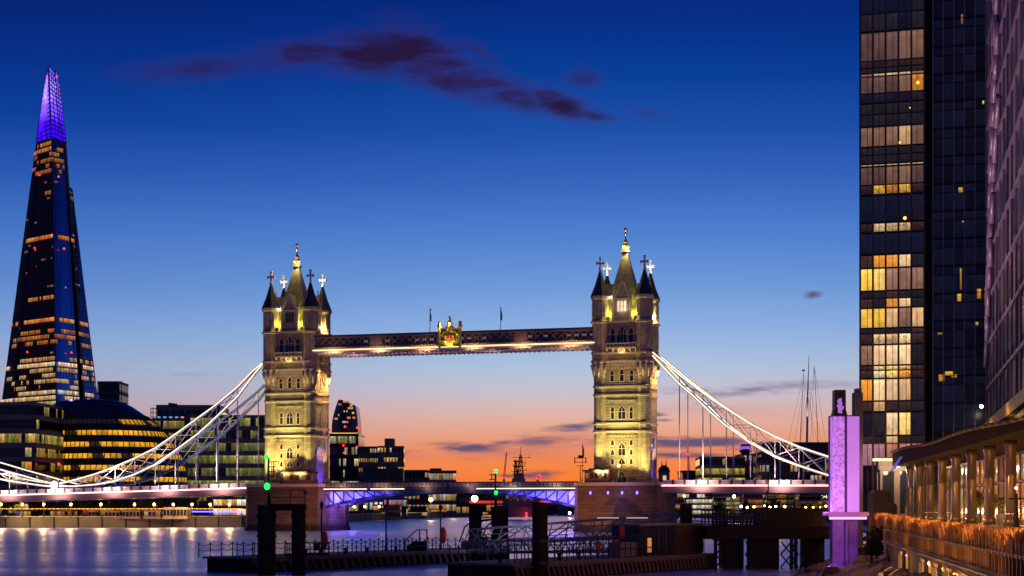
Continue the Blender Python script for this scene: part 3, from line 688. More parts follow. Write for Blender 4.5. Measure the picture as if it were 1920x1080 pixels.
# gilded crest in the middle of the near walkway
c0 = loc(843, 630, -5.9); r = bthing('crest_panel', 'gilded coat of arms panel with crown on the middle of the walkway', 'crest', None, c0.x); cx = c0.x
b = MB(); b.box(cx-2.5,cx+2.5,-5.85,-5.55,46.9,51.4); b.build('back_panel', mat('olive_gilt_panel', (.30,.24,.03), .5, .3, vary=.4), r)
for sgn in (-1,1):
    f = MB(); f.lathe(cx+sgn*2.75,-5.8,[(46.4,.4),(51.4,.4),(51.6,.62),(52.2,.62),(52.4,.4),(53.0,.5),(53.3,.1)],8); f.build('corner_post', M['gold'], r)
f = MB(); f.bar((cx-2.5,-5.95,51.3),(cx+2.5,-5.95,51.3),.3); f.bar((cx-2.5,-5.95,47.0),(cx+2.5,-5.95,47.0),.3)
for k in range(9):
    x = cx-2.0+4.0*k/8; f.tube((x,-5.8,51.4),(x,-5.8,52.1+.25*(k%2)),.12,.04,5)
f.path([(cx-2.1,-6,49.6),(cx-1.5,-6,50.5),(cx-.6,-6,50.8),(cx,-6,51.6),(cx+.6,-6,50.8),(cx+1.5,-6,50.5),(cx+2.1,-6,49.6)],.14); f.build('frame', M['gold'], r)
f = MB(); f.lathe(cx,-5.8,[(51.3,1.0),(51.8,1.15),(52.3,.5),(52.9,.75),(53.2,.3),(53.9,.45),(54.1,.16),(54.7,.12)],8)
f.box(cx-.32,cx+.32,-5.86,-5.74,54.3,54.45); f.build('crown', M['gold'], r)
f = MB(); f.slab([(cx-.62,49.6),(cx-.62,48.5),(cx-.3,47.9),(cx,47.6),(cx+.3,47.9),(cx+.62,48.5),(cx+.62,49.6)], lambda x,z:(x,-6.15,z), lambda x,z:(x,-5.85,z)); f.build('shield', mat('shield_enamel', (.55,.10,.06), .4), r)
f = MB(); f.bar((cx-.6,-6.17,48.85),(cx+.6,-6.17,48.85),.16,.06); f.bar((cx,-6.18,47.75),(cx,-6.18,49.55),.16,.06); f.build('shield_cross', M['gold'], r)
for sgn in (-1,1):
    f = MB(); f.ball((cx+sgn*1.15,-6.05,48.4),.42,8,1.5); f.ball((cx+sgn*.95,-6.1,49.35),.3,8); f.tube((cx+sgn*.95,-6.1,48.8),(cx+sgn*.6,-6.15,48.95),.12,.1); f.tube((cx+sgn*1.15,-6.05,48.0),(cx+sgn*.9,-6.1,47.3),.17,.12)
    f.path([(cx+sgn*1.4,-6,48.0),(cx+sgn*1.85,-6,48.4),(cx+sgn*1.7,-6,49.1),(cx+sgn*1.95,-6,49.5)],.1); f.build('supporter', M['gold'], r)
lamp('crest_light', (cx,-7.4,46.6), 900, (1,.85,.25), r, (cx,-5.8,49.6), 120, .15); lamp('crest_light', (cx,-7.0,52.0), 260, (1,.85,.3), r)

# suspension chains: crescent trusses in two planes
def chain(name, label, up, lo, v_, strips, paint, hx, deck):
    r = bthing(name, label, 'suspension chain', 'suspension chains', up[0][0])
    def at(pts, x):
        for a, c in zip(pts, pts[1:]):
            if (a[0]-x)*(c[0]-x) <= 0: t = (x-a[0])/(c[0]-a[0]) if c[0] != a[0] else 0; return a[1]+(c[1]-a[1])*t
        return pts[-1][1]
    for nm, pts in (('upper_chord', up), ('lower_chord', lo)):
        m_ = MB()
        for a, c in zip(pts, pts[1:]): m_.bar((a[0],v_,a[1]),(c[0],v_,c[1]),.55,.62)
        o = m_.build(nm, paint, r)
        if strips:
            m_ = MB()
            for a, c in zip(pts, pts[1:]): m_.bar((a[0],v_-.36,a[1]+.06),(c[0],v_-.36,c[1]+.06),.1,.2)
            m_.build('light_strip', M['led'], o)
    bays = list(hx)
    for k, x in enumerate(bays):
        zu, zl = at(up, x), at(lo, x)
        if zu-zl > .9: MB().bar((x,v_,zl),(x,v_,zu),.2).build('truss_post', M['whitesteel'], r)
        if zl > deck(x)+.5: MB().tube((x,v_,deck(x)),(x,v_,zl),.13).build('hanger', M['whitesteel'], r)
        if k+1 < len(bays):
            x2 = bays[k+1]; d = MB(); a, c = (x,v_,at(up,x)-.2), (x2,v_,at(lo,x2)+.2)
            d.bar(a,c,.16,.2); d.bar((x,v_+.1,at(lo,x)+.2),(x2,v_+.1,at(up,x2)-.2),.16,.2); d.build('truss_diagonal', M['whitesteel'], r)
    return r
def px2(lst, v_): return [((q := loc(x, y, v_)).x, q.z) for x, y in lst]
VN, VF = -6.6, 6.6
ru = px2([(1224,661),(1243,677),(1272.6,702),(1303.7,726),(1332,747),(1360.7,766),(1407,795),(1454,819),(1498,838),(1530,849),(1558,858),(1600,868),(1640,876),(1680,882),(1735,885)], VN)
rl = px2([(1224,667),(1243,688),(1272.6,719),(1304,746),(1332,773),(1361,798),(1407,830.6),(1454,856),(1498,873),(1530,884),(1558,893),(1600,897),(1640,894),(1680,889),(1735,886)], VN)
lu = px2([(493,681),(475,696),(445,727),(405,760),(367.5,787),(336,810),(291,841),(252.5,860),(216,875),(180,889),(147.5,898.5),(112,907)], VN)
ll = px2([(493,684),(479.5,699),(445,745),(400,788),(370,815),(327.5,846),(290,872),(252.5,890),(216,902),(179,909),(142,912),(112,912)], VN)
l2u = px2([(98,906),(82,903),(40,891),(0,880),(-60,862),(-130,838)], VN); l2l = px2([(98,912),(82,911),(40,905),(0,898),(-60,884),(-130,862)], VN)
def deckz(x):
    if x > 0: return 11.45-.004*x
    if x > LT-10: return 11.5
    return 11.2-(LT-10-x)*.0235
def hang(a, b, n): return [a+(b-a)*k/(n-1) for k in range(n)]
hr = [loc(x,0,VN).x for x in (1274,1318,1362,1407,1453,1498,1548,1600,1640,1680)]
hl = [loc(x,0,VN).x for x in (445,406,367.5,329,291,253,216,179,142)]
h2 = [loc(x,0,VN).x for x in (52,18,-20)]
chain('suspension_chain', 'white-lit near chain sweeping down right from the right tower', ru, rl, VN, True, M['whitesteel'], hr, deckz)
chain('suspension_chain', 'far chain behind the white-lit one right of the right tower', ru, rl, VF, True, M['bluesteel'], hr, deckz)
chain('suspension_chain', 'white-lit near chain sweeping down left from the left tower', lu, ll, VN, True, M['bluesteel'], hl, deckz)
chain('suspension_chain', 'pale blue unlit far chain left of the left tower', lu, ll, VF, False, M['bluesteel'], hl, deckz)
chain('suspension_chain', 'white-lit near chain rising to the left edge of the photo', l2u, l2l, VN, True, M['bluesteel'], h2, deckz)
chain('suspension_chain', 'pale blue far chain rising to the left edge behind the lit one', l2u, l2l, VF, True, M['bluesteel'], h2, deckz)
p = loc(104, 909, VN)
r = bthing('chain_joint', 'round lit joint box where the two left chains meet on the deck', 'chain joint', None, p.x)
b = MB(); b.box(p.x-1.5,p.x+1.5,VN-.5,VN+.7,deckz(p.x)-2.2,p.z-1.2); b.box(p.x-1.2,p.x+1.2,VN-.4,VN+.6,p.z-1.2,p.z+1.4); b.build('pedestal', M['darkpaint'], r)
b = MB(); b.xf = lambda x,y,z: (p.x+x, VN-.55-z, p.z+y); b.lathe(0,0,[(0,1.15),(.25,1.15),(.3,.9),(.3,.85),(.1,.8)],16); b.build('round_cover', M['whitesteel'], r)
MB().ball((p.x,VN-1.4,p.z-1.5),.28).build('lamp', M['bulbwhite'], r)
lamp('joint_light', (p.x,VN-2,p.z-1.5), 300, (1,.8,.6), r)

# approach decks: parapet, light strip, girder
def approach(x0, x1, n, label):
    r = bthing('approach_span', label, 'bridge deck', 'approach decks of the bridge', (x0+x1)/2)
    g, pa, st, pt, po = MB(), MB(), MB(), MB(), MB(); V0, V1 = -7.6, 7.6
    for k in range(n):
        a = x0+(x1-x0)*k/n; c = x0+(x1-x0)*(k+1)/n; za, zc = deckz(a), deckz(c)
        for mbx, y0, y1, d0, d1 in ((g,V0+.1,V1,-1.75,-.25),(g,V0-.2,V1,-.25,.0),(pa,V0-.05,V0+.15,.0,1.15),(pa,V1-.2,V1,.0,1.15),(pt,V0-.15,V0+.25,1.15,1.3)):
            i = [mbx.a(x,y,z) for x, z0 in ((a,za),(c,zc)) for y, z in ((y0,z0+d0),(y1,z0+d0),(y1,z0+d1),(y0,z0+d1))]
            for f in ((0,1,2,3),(7,6,5,4),(0,4,5,1),(1,5,6,2),(2,6,7,3),(3,7,4,0)): mbx.f.append(tuple(i[j] for j in f))
        st.bar((a,V0-.3,za-.02),(c,V0-.3,zc-.02),.12,.34)
        po.box(a-.28,a+.28,V0-.2,V0+.3,za+.02,za+1.42)
        m_ = (a+c)/2; zm = (za+zc)/2; mm = 4
        for j in range(mm):
            e, f_ = a+(c-a)*(j+.1)/mm, a+(c-a)*(j+.9)/mm; pt.bar((e,V0-.08,za+.2),(f_,V0-.08,zc+1.0),.1,.05); pt.bar((e,V0-.09,za+1.0),(f_,V0-.09,zc+.2),.1,.05)
    g.build('girder', mat('dull_pink_girder_paint', (.30,.20,.20), .55, .1, vary=.25, scale=.3), r); pa.build('parapet', M['pinksteel'], r)
    pt.build('parapet_lattice', M['whitesteel'], r); po.build('parapet_post', M['darkpaint'], r); st.build('light_strip', M['ledpink'], r)
    for k in range(5):
        x = x0+(x1-x0)*(k+.5)/5
        lamp('deck_light', (x,V0-4.5,deckz(x)-1.0), 5200, (1,.62,.58), r, (x,V0+2,deckz(x)+8), 150, .4, 1)
        lamp('added_hanger_fill', (x,VN-3.2,deckz(x)+1.5), 9000, (1,.72,.6), r, (x,VN,deckz(x)+12), 100, .3, 1)  # unseen lamps added beside the deck to brighten the hangers
        lamp('deck_soffit_light', (x,V0-3.5,deckz(x)-3.6), 520, (1,.4,.35), r)
    return r
approach(10.4, 10.4-0+96, 34, 'pink-lit approach deck right of the right pier, running behind the purple pylon')
approach(LT-90, LT-10.3, 28, 'pink-lit approach deck left of the left pier, sloping down to the left')
# opening leaves between the piers
def leaf(x0, xm, label):
    r = bthing('bascule_leaf', label, 'bridge deck', 'opening bascule leaves', x0)
    sg = 1 if xm > x0 else -1; L = abs(xm-x0); n = 12
    zt = 10.6; zb = lambda t: 6.0+4.0*(1-(1-t)**2)**.9 if t < 1 else 10.0
    d = MB(); d.box(x0,xm,-7.3,7.3,zt,zt+.45); d.build('deck_plate', M['darkpaint'], r)
    for y in (-6.9, 6.9):
        t_ = MB(); near = y < 0
        for k in range(n):
            a, c = k/n, (k+1)/n; xa_, xc_ = x0+sg*L*a, x0+sg*L*c
            t_.bar((xa_,y,zb(a)),(xc_,y,zb(c)),.5,.6)
            if zt-zb(c) > .9: t_.bar((xc_,y,zb(c)),(xc_,y,zt),.3,.3)
            if zt-zb(a) > 1.0: t_.bar((xa_,y+.02,zt-.1),(xc_,y+.02,zb(c)+.1),.34,.3)
        t_.bar((x0,y,zt-.2),(xm,y,zt-.2),.4,.5); t_.build('truss_girder', M['navysteel'], r)
    wm_ = mat('blotchy_light_web', (.55,.55,.62), .5, vary=.45, scale=1.4)  # blotches of violet light put into the plate's tone
    for yw in (-4.2, 3.0):
        w_ = MB()
        for k in range(n):
            a, c = k/n, (k+1)/n; xa_, xc_ = x0+sg*L*a, x0+sg*L*c
            w_.face([(xa_,yw,zb(a)+.2),(xc_,yw,zb(c)+.2),(xc_,yw,zt),(xa_,yw,zt)])
        w_.build('light_catcher_web', wm_, r)  # plate added behind the truss to catch the violet lamps
    pa = MB(); m_ = 30
    for k in range(m_):
        a, c = x0+sg*L*k/m_, x0+sg*L*(k+1)/m_
        for e, f_ in ((a+(c-a)*.08, a+(c-a)*.46), (a+(c-a)*.5, a+(c-a)*.88)): pa.bar((e,-7.45,zt+.75),(f_,-7.45,zt+1.7),.13,.06); pa.bar((e,-7.46,zt+1.7),(f_,-7.46,zt+.75),.13,.06)
    pa.build('parapet_lattice', M['whitesteel'], r)
    pa = MB(); pa.box(x0,xm,-7.4,-7.25,zt+.45,zt+1.75); pa.box(x0,xm,-7.55,-7.15,zt+1.75,zt+1.95); pa.box(x0,xm,7.2,7.4,zt+.45,zt+1.8); pa.build('parapet', M['darkpaint'], r)
    s = MB(); s.box(x0,x0+sg*L*(.36 if sg > 0 else .78),-7.6,-7.42,zt+.1,zt+.3); s2 = s
    if sg > 0: s.box(x0+sg*L*.39,x0+sg*L*.66,-7.6,-7.42,zt+.1,zt+.3)
    s.build('light_strip', M['led'], r)
    for k, p in ((.06,1),(.2,.8),(.34,.55),(.5,.28)):
        x = x0+sg*L*k; lamp('leaf_light', (x,-6.0,zb(k)+.8), 800*p, (.10,.07,1), r); lamp('leaf_light', (x+sg*1.5,-7.8,zb(k)-.4), 520*p, (.2,.1,1), r)
    lamp('leaf_white_light', (x0+sg*2.6,-6.0,9.4), 240, (.5,.35,1), r); lamp('leaf_white_light', (x0+sg*8.5,-5.9,9.6), 120, (.5,.35,1), r)
    for k in range(3): lamp('parapet_light', (x0+sg*L*(k+.5)/3,-9,zt+.2), 200, (1,.6,.4), r)
    return r
leaf(LT+10.3, (LT)/2-.2, 'left opening leaf with violet-lit truss beside the left pier'); leaf(-10.3, LT/2+.2, 'right opening leaf with violet-lit truss beside the right pier')
# ------------------------------------------------------------------ tall glass spire on the left
def spire():
    Y0 = 1100
    r = thing('glass_spire', 'very tall tapering glass skyscraper with violet lit tip', 'skyscraper', tuple(P(97, HY, Y0)), 0)
    zof = lambda y: P(0, y, Y0).z
    def edge(pts, Yd): return lambda z: next((lambda t: Vector((a.x+(b.x-a.x)*t, a.y+(b.y-a.y)*t, z)))((z-a.z)/(b.z-a.z)) for a, b in zip(pts, pts[1:]) if z <= b.z+1e-6 or b is pts[-1])
    def ln(x0, y0, D0, x1, y1, D1):
        a, b = P(x0,y0,D0), P(x1,y1,D1); return lambda z: a+(b-a)*((z-a.z)/(b.z-a.z))
    E0 = ln(5,745,1112,68,270,1101); E1 = ln(27,745,1096,74,270,1094); E2 = ln(106,745,1066,97.5,270,1082)
    E3 = ln(150,745,1086,119.5,270,1090); E3b = ln(157,745,1090,122,270,1093); E4 = ln(183,745,1110,135.5,352,1104)
    bl, br = ln(60,745,1150,88,270,1112), ln(150,745,1150,112,270,1112)
    zb, zt = 3.0, zof(270); zfin = zof(352)
    core = MB(); lo = [e(zb) for e in (E0,E1,E2,E3,E3b,E4)]+[br(zb),bl(zb)]
    E4t = ln(150+8,745,1092,124,270,1096)
    def ring(z, k=.97):
        p = [e(z) for e in (E0,E1,E2,E3,E3b)]+[(E4(z) if z < zfin else E4t(z)), br(z), bl(z)]
        c = sum(p, Vector((0,0,0)))/len(p); return [c+(q-c)*k+Vector((0,2.0,0)) for q in p]
    zz = [zb, 60, 120, 180, zfin, zfin+.2, zt]; R = [[core.a(*q) for q in ring(z)] for z in zz]
    for A, B in zip(R, R[1:]):
        for k in range(8): core.f.append((A[k],A[(k+1)%8],B[(k+1)%8],B[k]))
    core.f.append(tuple(R[-1])); core.build('core', M['slot'], r)
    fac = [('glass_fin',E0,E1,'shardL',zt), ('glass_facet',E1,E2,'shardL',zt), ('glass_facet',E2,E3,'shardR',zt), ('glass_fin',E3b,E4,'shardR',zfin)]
    fh = 3.85; nf = int((zt-zb)/fh)
    lit = {}                                                 # how strongly each storey is lit, seen in the photograph
    for (ya, yb, f_, pal, g_) in ((800,752,.95,WHT+YEL,.95),(750,732,.92,WHT+WARM,1.1),(730,712,.6,WARM,.8),(705,694,.6,WARM,.7),(692,684,.99,WHT+WARM,1.3),(682,674,.8,AMB+WARM,.8),
            (655,646,.65,AMB,.6),(640,630,.7,AMB,.6),(610,602,.96,AMB,1.2),(598,590,.2,AMB,.6),(460,450,.97,AMB,1.1),(575,564,.16,AMB,.8),(395,385,.1,AMB,.6),(372,366,.12,AMB,.5),
            (330,296,.75,AMB,.5),(296,278,.9,AMB,.9)):
        for f in range(nf):
            yy = HY-(zb+(f+.5)*fh-CAMZ)*F/Y0
            if yb-2.2 <= yy <= ya+2.2: lit[f] = (f_, pal, g_)
    for nm, A, B, mt, top in fac:
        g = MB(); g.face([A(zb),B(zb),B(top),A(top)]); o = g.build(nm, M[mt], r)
        m_ = MB(); n = int((top-zb)/fh); dim = MB()
        up = Vector((0,-.5,0))
        for f in range(n): z = zb+f*fh; m_.bar(A(z)+up*.5, B(z)+up*.5, .25, .28)
        for j in range(0, 8): t = j/7; m_.bar(A(zb)+(B(zb)-A(zb))*t+up*.6, A(top)+(B(top)-A(top))*t+up*.6, .3, .25)
        m_.build('mullion', M['mull'], o)
        for f in range(n):
            z0, z1 = zb+f*fh+(.6 if f in lit else 1.3), zb+f*fh+fh-(.6 if f in lit else 1.3); a0, b0 = A(z0), B(z0); L = (b0-a0).length; k = max(2, int(L/1.25)); fr, pal, g_ = lit.get(f, (.07, AMB+WARM, .35))
            q = dim if f not in lit else MB(); on = False
            if nm == 'glass_fin': fr *= .7
            for i in range(k):
                if rnd.random() > .72: on = rnd.random() < fr
                if not on: continue
                e = lambda t, z: A(z)+(B(z)-A(z))*t+up*4.4
                t0, t1 = (i+.08)/k, (i+.92)/k; q.face([e(t0,z0),e(t1,z0),e(t1,z1),e(t0,z1)], [(i*1.3+f*9,f),(i*1.3+1.1+f*9,f),(i*1.3+1.1+f*9,f+.99),(i*1.3+f*9,f+.99)], tuple(c*g_ for c in pick(pal)))
            if f in lit and q.f: q.build('lit_storey', M['winfar'], o)
        if dim.f: dim.build('scattered_lit_window', M['winfar'], o)
    # open lattice crown: splayed shards lit violet from inside
    t = NT((cm := bpy.data.materials.new('violet_lit_crown')) and (setattr(cm, 'use_nodes', True) or cm.node_tree)); t.n.clear()
    em = t.new('ShaderNodeEmission'); t.l.new(em.outputs[0], t.new('ShaderNodeOutputMaterial').inputs[0])
    s = t.new('ShaderNodeSeparateXYZ'); t.l.new(t.new('ShaderNodeTexCoord').outputs['Object'], s.inputs[0])
    t.put(em.inputs[0], t.ramp(t.m('DIVIDE', t.m('SUBTRACT', s.outputs[2], zof(270)-CAMZ), zof(140)-zof(270)), [(0, lin(44,4,190)),(.25, lin(60,10,235)),(.5, lin(120,80,255)),(.7, lin(150,120,255)),(1, lin(96,84,230))]))
    nn = t.noise(t.new('ShaderNodeTexCoord').outputs['Object'], .16, 4, .7); t.put(em.inputs[1], t.ramp(nn, [(.3,.9),(.52,1.9),(.7,4.2)])); cm.cycles.emission_sampling = 'NONE'
    for (x0,x1,xt0,xt1,y0,y1,D0,D1) in ((68,97,85,91,270,145,1098,1080),(97,125,93,102,270,140,1080,1096),(112,125,105,110,272,144,1086,1096)):
        A, B = ln(x0,y0,D0,xt0,y1,D0), ln(x1,y0,D1,xt1,y1,D1); za, zc = zof(y0), zof(y1)
        g = MB(); g.face([A(za),B(za),B(zc),A(zc)]); o = g.build('crown_shard', cm, r); m_ = MB(); n = 16
        for i in range(n+1): z = za+(zc-za)*i/n; m_.bar(A(z)+Vector((0,-.6,0)), B(z)+Vector((0,-.6,0)), .55, .55)
        for i in range(4): k = i/3; m_.bar(A(za)+(B(za)-A(za))*k+Vector((0,-.6,0)), A(zc)+(B(zc)-A(zc))*k+Vector((0,-.6,0)), .5, .5)
        m_.tube(B(zc), B(zc)+Vector((-.4,0,2)), .25, .1); m_.tube(A(zc), A(zc)+Vector((.3,0,2.5)), .25, .1)
        m_.build('crown_frame', mat('crown_frame_metal', (.05,.02,.2), .5, .3), o)
    rl = MB()
    for (x, y) in ((74,328),(110,331),(65,465),(120,466),(51,660),(134,661),(88,144),(106,144)): rl.ball(P(x,y,1078), .55)
    rl.build('warning_lamp', M['redlamp'], r)
spire()

# ------------------------------------------------------------------ round leaning hall
def hall():
    Y0 = 640
    r = thing('glass_hall', 'dark leaning egg-shaped glass hall with rings of yellow windows, behind the left chains', 'hall', tuple(P(220, HY, Y0)), 0)
    prof = [(748,128,196),(750,112,214),(754,96,226),(760,90,238),(768,88,250),(780,88,268),(795,88,287),(812,88,303),(830,89,317),(850,91,330),(870,94,340),(890,98,348),(910,103,353),(930,110,354),(955,118,350)]
    def ring(y):
        for a, b in zip(prof, prof[1:]):
            if a[0] <= y <= b[0]: t = (y-a[0])/(b[0]-a[0]); l, q = a[1]+(b[1]-a[1])*t, a[2]+(b[2]-a[2])*t; break
        p0, p1 = P(l,y,Y0), P(q,y,Y0); rx = (p1.x-p0.x)/2; return (p0.x+p1.x)/2, Y0+8, rx, rx*.8+2, p0.z
    N = 72
    def band(y0, y1, out, mb_, a0=0, a1=N, col=None, uvk=0):
        A, B = ring(y1), ring(y0)
        for k in range(a0, a1):
            q = []
            for (c, kk) in ((A,k),(A,k+1),(B,k+1),(B,k)):
                t = math.pi*2*kk/N; q.append((c[0]-(c[2]+out)*math.cos(t), c[1]-(c[3]+out)*math.sin(t), c[4]))
            if col is None: mb_.face(q, smooth=True)
            else: mb_.face(q, [(k*.9,uvk),(k*.9+.85,uvk),(k*.9+.85,uvk+.99),(k*.9,uvk+.99)], col(k))
    s = MB()
    ys = [748,750,754,760,768,780,790,800,812,822,832,842,852,862,872,882,892,902,912,922,932,944,955]
    for a, b in zip(ys, ys[1:]): band(a, b, 0, s)
    top = ring(748); s.face([(top[0]-top[2]*math.cos(math.pi*2*k/24), top[1]-top[3]*math.sin(math.pi*2*k/24), top[4]) for k in range(24)])
    s.build('glazed_skin', M['hallskin'], r)
    for f, y in enumerate((791,812,833.5,855,876.5,898,920)):
        l = MB(); band(y-13, y-3, .5, l); l.build('floor_band', M['hallwall'], r)
        q = MB(); cuts = [rnd.randint(4, 34) for _ in range(2)]; gl = (.75,1.0,.9,.95,.8,.9,.3)[f]
        def col(k):
            if f == 0 and 8 < k < 24: return (.01,.01,.015)
            if any(c <= k < c+2 for c in cuts): return (0.03,.02,.005)
            kk = rnd.uniform(.45,1.1)*gl*1.3; c = lin(250,176,42); return tuple(x*kk for x in c)
        band(y-2.6, y+6, .35, q, 1, 35, col, f); q.build('window_ring', M['winflat'], r)
        m_ = MB(); A, B = ring(y+6), ring(y-2.6)
        for k in range(0, 37):
            t = math.pi*2*k/N; m_.bar((A[0]-(A[2]+.5)*math.cos(t), A[1]-(A[3]+.5)*math.sin(t), A[4]), (B[0]-(B[2]+.5)*math.cos(t+.03), B[1]-(B[3]+.5)*math.sin(t+.03), B[4]), .28, .28)
        m_.build('slanted_mullion', M['mull'], r)
    c = MB(); band(749, 753.5, .7, c); c.build('roof_rim', M['mull'], r)
    MB().ball(P(110,870,Y0-30), .5).build('warning_lamp', M['redlamp'], r)
    lamp('roof_violet_light', (P(132,742,Y0+4)), 2500, (.2,.1,1), r)
hall()

# ------------------------------------------------------------------ other buildings of the south bank
def bz(y, Yd): return P(0, y, Yd).z
building('office_block', 'brown office block with yellow windows at the left edge, beside the round hall', rect(-60,66,600,30,-4), 3, bz(757,600), 8, 1.3, .42, GRN+WARM+YEL, 'office', .75, keep=.5)
building('office_block', 'glass stair block with greenish light between the office and the round hall', rect(66,100,630,20,-4), 3, bz(764,630), 9, 1.6, .6, GRN+WHT, 'office', .45)
building('office_block', 'long glass office with green-lit floors behind the left chains', rect(352,500,585,30,4), 3, bz(780,585), 8, 1.0, .72, GRN, 'office', .5, keep=.35)
building('office_block', 'mid glass office just right of the round hall, with a brown upper floor', rect(286,356,660,25,2), 3, bz(786,660), 8, 1.1, .45, GRN+AMB, 'office', .35)
def plant(root):
    b = MB(); l0, l1 = P(315,762,700), P(331,756,700)
    b.bar(P(318,762,700), P(324,757,700), .9); b.bar(P(316,757,699), P(332,759,699), .8, 1.0); b.box(P(319,0,700).x, P(327,0,700).x, 699, 702, bz(763,700), bz(760,700)); b.build('roof_crane', M['darkroof'], root)
    q = MB()
    for k in range(5):
        a, c = P(295+k*11,786,694), P(301+k*11,781,694); q.face([(a.x,694,a.z),(c.x,694,a.z),(c.x,694,c.z),(a.x,694,c.z)], [(k,0),(k+.8,0),(k+.8,.9),(k,.9)], lin(120,170,255) if k < 4 else lin(255,150,120))
    q.build('blue_window', M['winflat'], root)
    s = MB()
    for x in (283, 287, 293): s.tube(P(x,800,697), P(x,764,697), .18)
    for y in (766,774,782,790): s.tube(P(283,y,697), P(294,y,697), .16)
    s.build('scaffold', M['mull'], root)
building('office_block', 'dark flat office with a roof crane and blue windows behind the left chains', rect(294,412,700,30,3), 3, bz(763,700), 5, 3.0, .05, AMB, 'office', .4, extra=plant)
def scaf(root):
    s = MB()
    for x in range(183, 229, 5): s.tube(P(x,790,1290), P(x,714,1290), .3)
    for y in range(716, 790, 8): s.tube(P(183,y,1290), P(228,y,1290), .3)
    s.build('scaffold', M['mull'], root)
building('hospital_tower', 'pale violet tower in scaffolding just right of the glass spire', rect(184,224,1300,30,0), 3, bz(717,1300), 12, 3.2, .05, AMB, 'pale', .5, extra=scaf)

# curved tower just right of the left bridge tower
def bulge():
    Y0 = 1500; r = thing('curved_glass_tower', 'dark blue curved glass tower with slanted top, right of the left bridge tower', 'skyscraper', tuple(P(645,HY,Y0)), 0)
    L = lambda y: 622+ (0 if y > 800 else 0)+ (max(0, 800-y)/52)**1.6*13; Rr = lambda y: 671.5-(max(0, 812-y)/52)**2*5
    yt = lambda x: 748+max(0, (x-637))*.42
    ys = list(range(818, 747, -5)); s = MB(); n = 10
    def pt(y, t): x = L(y)+(Rr(y)-L(y))*t; y2 = max(y, yt(x)); p = P(x, y2, Y0-12*math.sin(math.pi*t)); return p
    for a, b in zip(ys, ys[1:]):
        for k in range(n):
            q = [pt(a,k/n),pt(a,(k+1)/n),pt(b,(k+1)/n),pt(b,k/n)]; s.face(q, smooth=True)
    for a, b in zip(ys, ys[1:]):
        A, B = pt(a,1), pt(b,1); C, D = pt(a,0), pt(b,0); s.face([A, A+Vector((0,35,0)), B+Vector((0,35,0)), B]); s.face([C+Vector((0,35,0)), C, D, D+Vector((0,35,0))])
    s.build('curved_skin', mat('curved_blue_glass', (.012,.016,.09), .3, 0, vary=.4, scale=.05, spec=.2), r)
    q = MB()
    for (x, y, ww) in ((634,758,6),(643,753,12),(656,760,5),(652,765,10),(644,771,3),(649,771,3),(660,774,4),(634,778,2),(651,783,6),(661,783,5),(642,791,7),(650,791,3),(627,785,6)):
        a, b = P(x,y+2,Y0-14), P(x+ww,y-1.4,Y0-14); q.face([(a.x,a.y,a.z),(b.x,a.y,a.z),(b.x,a.y,b.z),(a.x,a.y,b.z)], [(x,0),(x+ww,0),(x+ww,.9),(x,.9)], pick(AMB+WARM))
    q.build('lit_window', M['winflat'], r)
    q = MB(); a, b = P(622,814.5,Y0-15), P(671,811.5,Y0-15); q.box(a.x,b.x,a.y-.5,a.y,a.z,b.z); q.build('golden_ledge', glow_mat('golden_ledge_light', lin(255,185,40), 1.3), r)
    rl = MB()
    for (x, y) in ((647,800),(670,802),(637,748)): rl.ball(P(x,y,Y0-16), .95)
    rl.build('warning_lamp', M['redlamp'], r)
bulge()
def lit18(f): return .75 if f > .85 else (.22 if .35 < f < .85 else .7)
building('office_block', 'glass office with white-lit floors below the curved blue tower', rect(618,672,1000,30,-2), 3, bz(815,1000), 7, .9, .6, WHT+GRN, 'glassdark', .8, run=lit18, keep=.4)
rl = MB()
for (x, y) in ((644,835),(669,838),(645,849)): rl.ball(P(x,y,990), .55)
rl.build('warning_lamp', M['redlamp'], bpy.data.objects['office_block.005'])
def chim(root):
    a, b = P(721,823,960), P(738,822,960); m_ = MB(); m_.prism([(a.x,960),(b.x,960),(b.x,972),(a.x,972)], bz(840,960), bz(822,960)); m_.build('roof_block', M['brown'], root)
building('brick_block', 'dark brown block with a roof box and yellow windows, mid picture', rect(708,757,955,30,3), 3, bz(836,955), 7, 1.7, .40, YEL+WARM, 'brown', 1.0, keep=.3, run=lambda f: .7 if f > .55 else .25, gap=.4, ledge=0, vis=(.35,.8), extra=chim)
building('brick_block', 'lower pinkish block with a row of small windows left of the roof box', rect(672,710,965,25,0), 3, bz(837,965), 7, 1.4, .34, YEL+WARM, 'brown', .9, run=lambda f: .8 if f > .7 else .2, gap=.45, ledge=0, vis=(.35,.75))
building('riverside_pavilion', 'low dark pavilion with bright pink-white windows in front of the brown blocks', rect(682,756,900,20,3), 3, bz(881,900), 3, 3.0, .5, WHT, 'darkroof', 1.1, gap=.4, ledge=.1, vis=(.3,.8))
building('riverside_block', 'small dark block with white windows right of the pavilion', rect(757,803,1100,20,0), 3, bz(881,1100), 4, 3.0, .45, WHT+WARM, 'darkroof', .8, gap=.4, ledge=0, vis=(.3,.75))
building('riverside_block', 'flat-roofed riverside block with three bright ribbons of light', rect(805,855,1150,22,2), 3, bz(884,1150), 4, 2.5, .95, WHT+WARM, 'brown', 1.0, gap=.12, ledge=.2, vis=(.2,.8), floorvar=.1)
b = MB(); p0, p1 = P(806,886,1155), P(827,878,1155); b.prism([(p0.x,1155),(p1.x,1155),(p1.x,1165),(p0.x,1165)], p0.z-3, p1.z); b.build('roof_plant', M['darkroof'], bpy.data.objects['riverside_block.001'])
rn = random.Random(4)
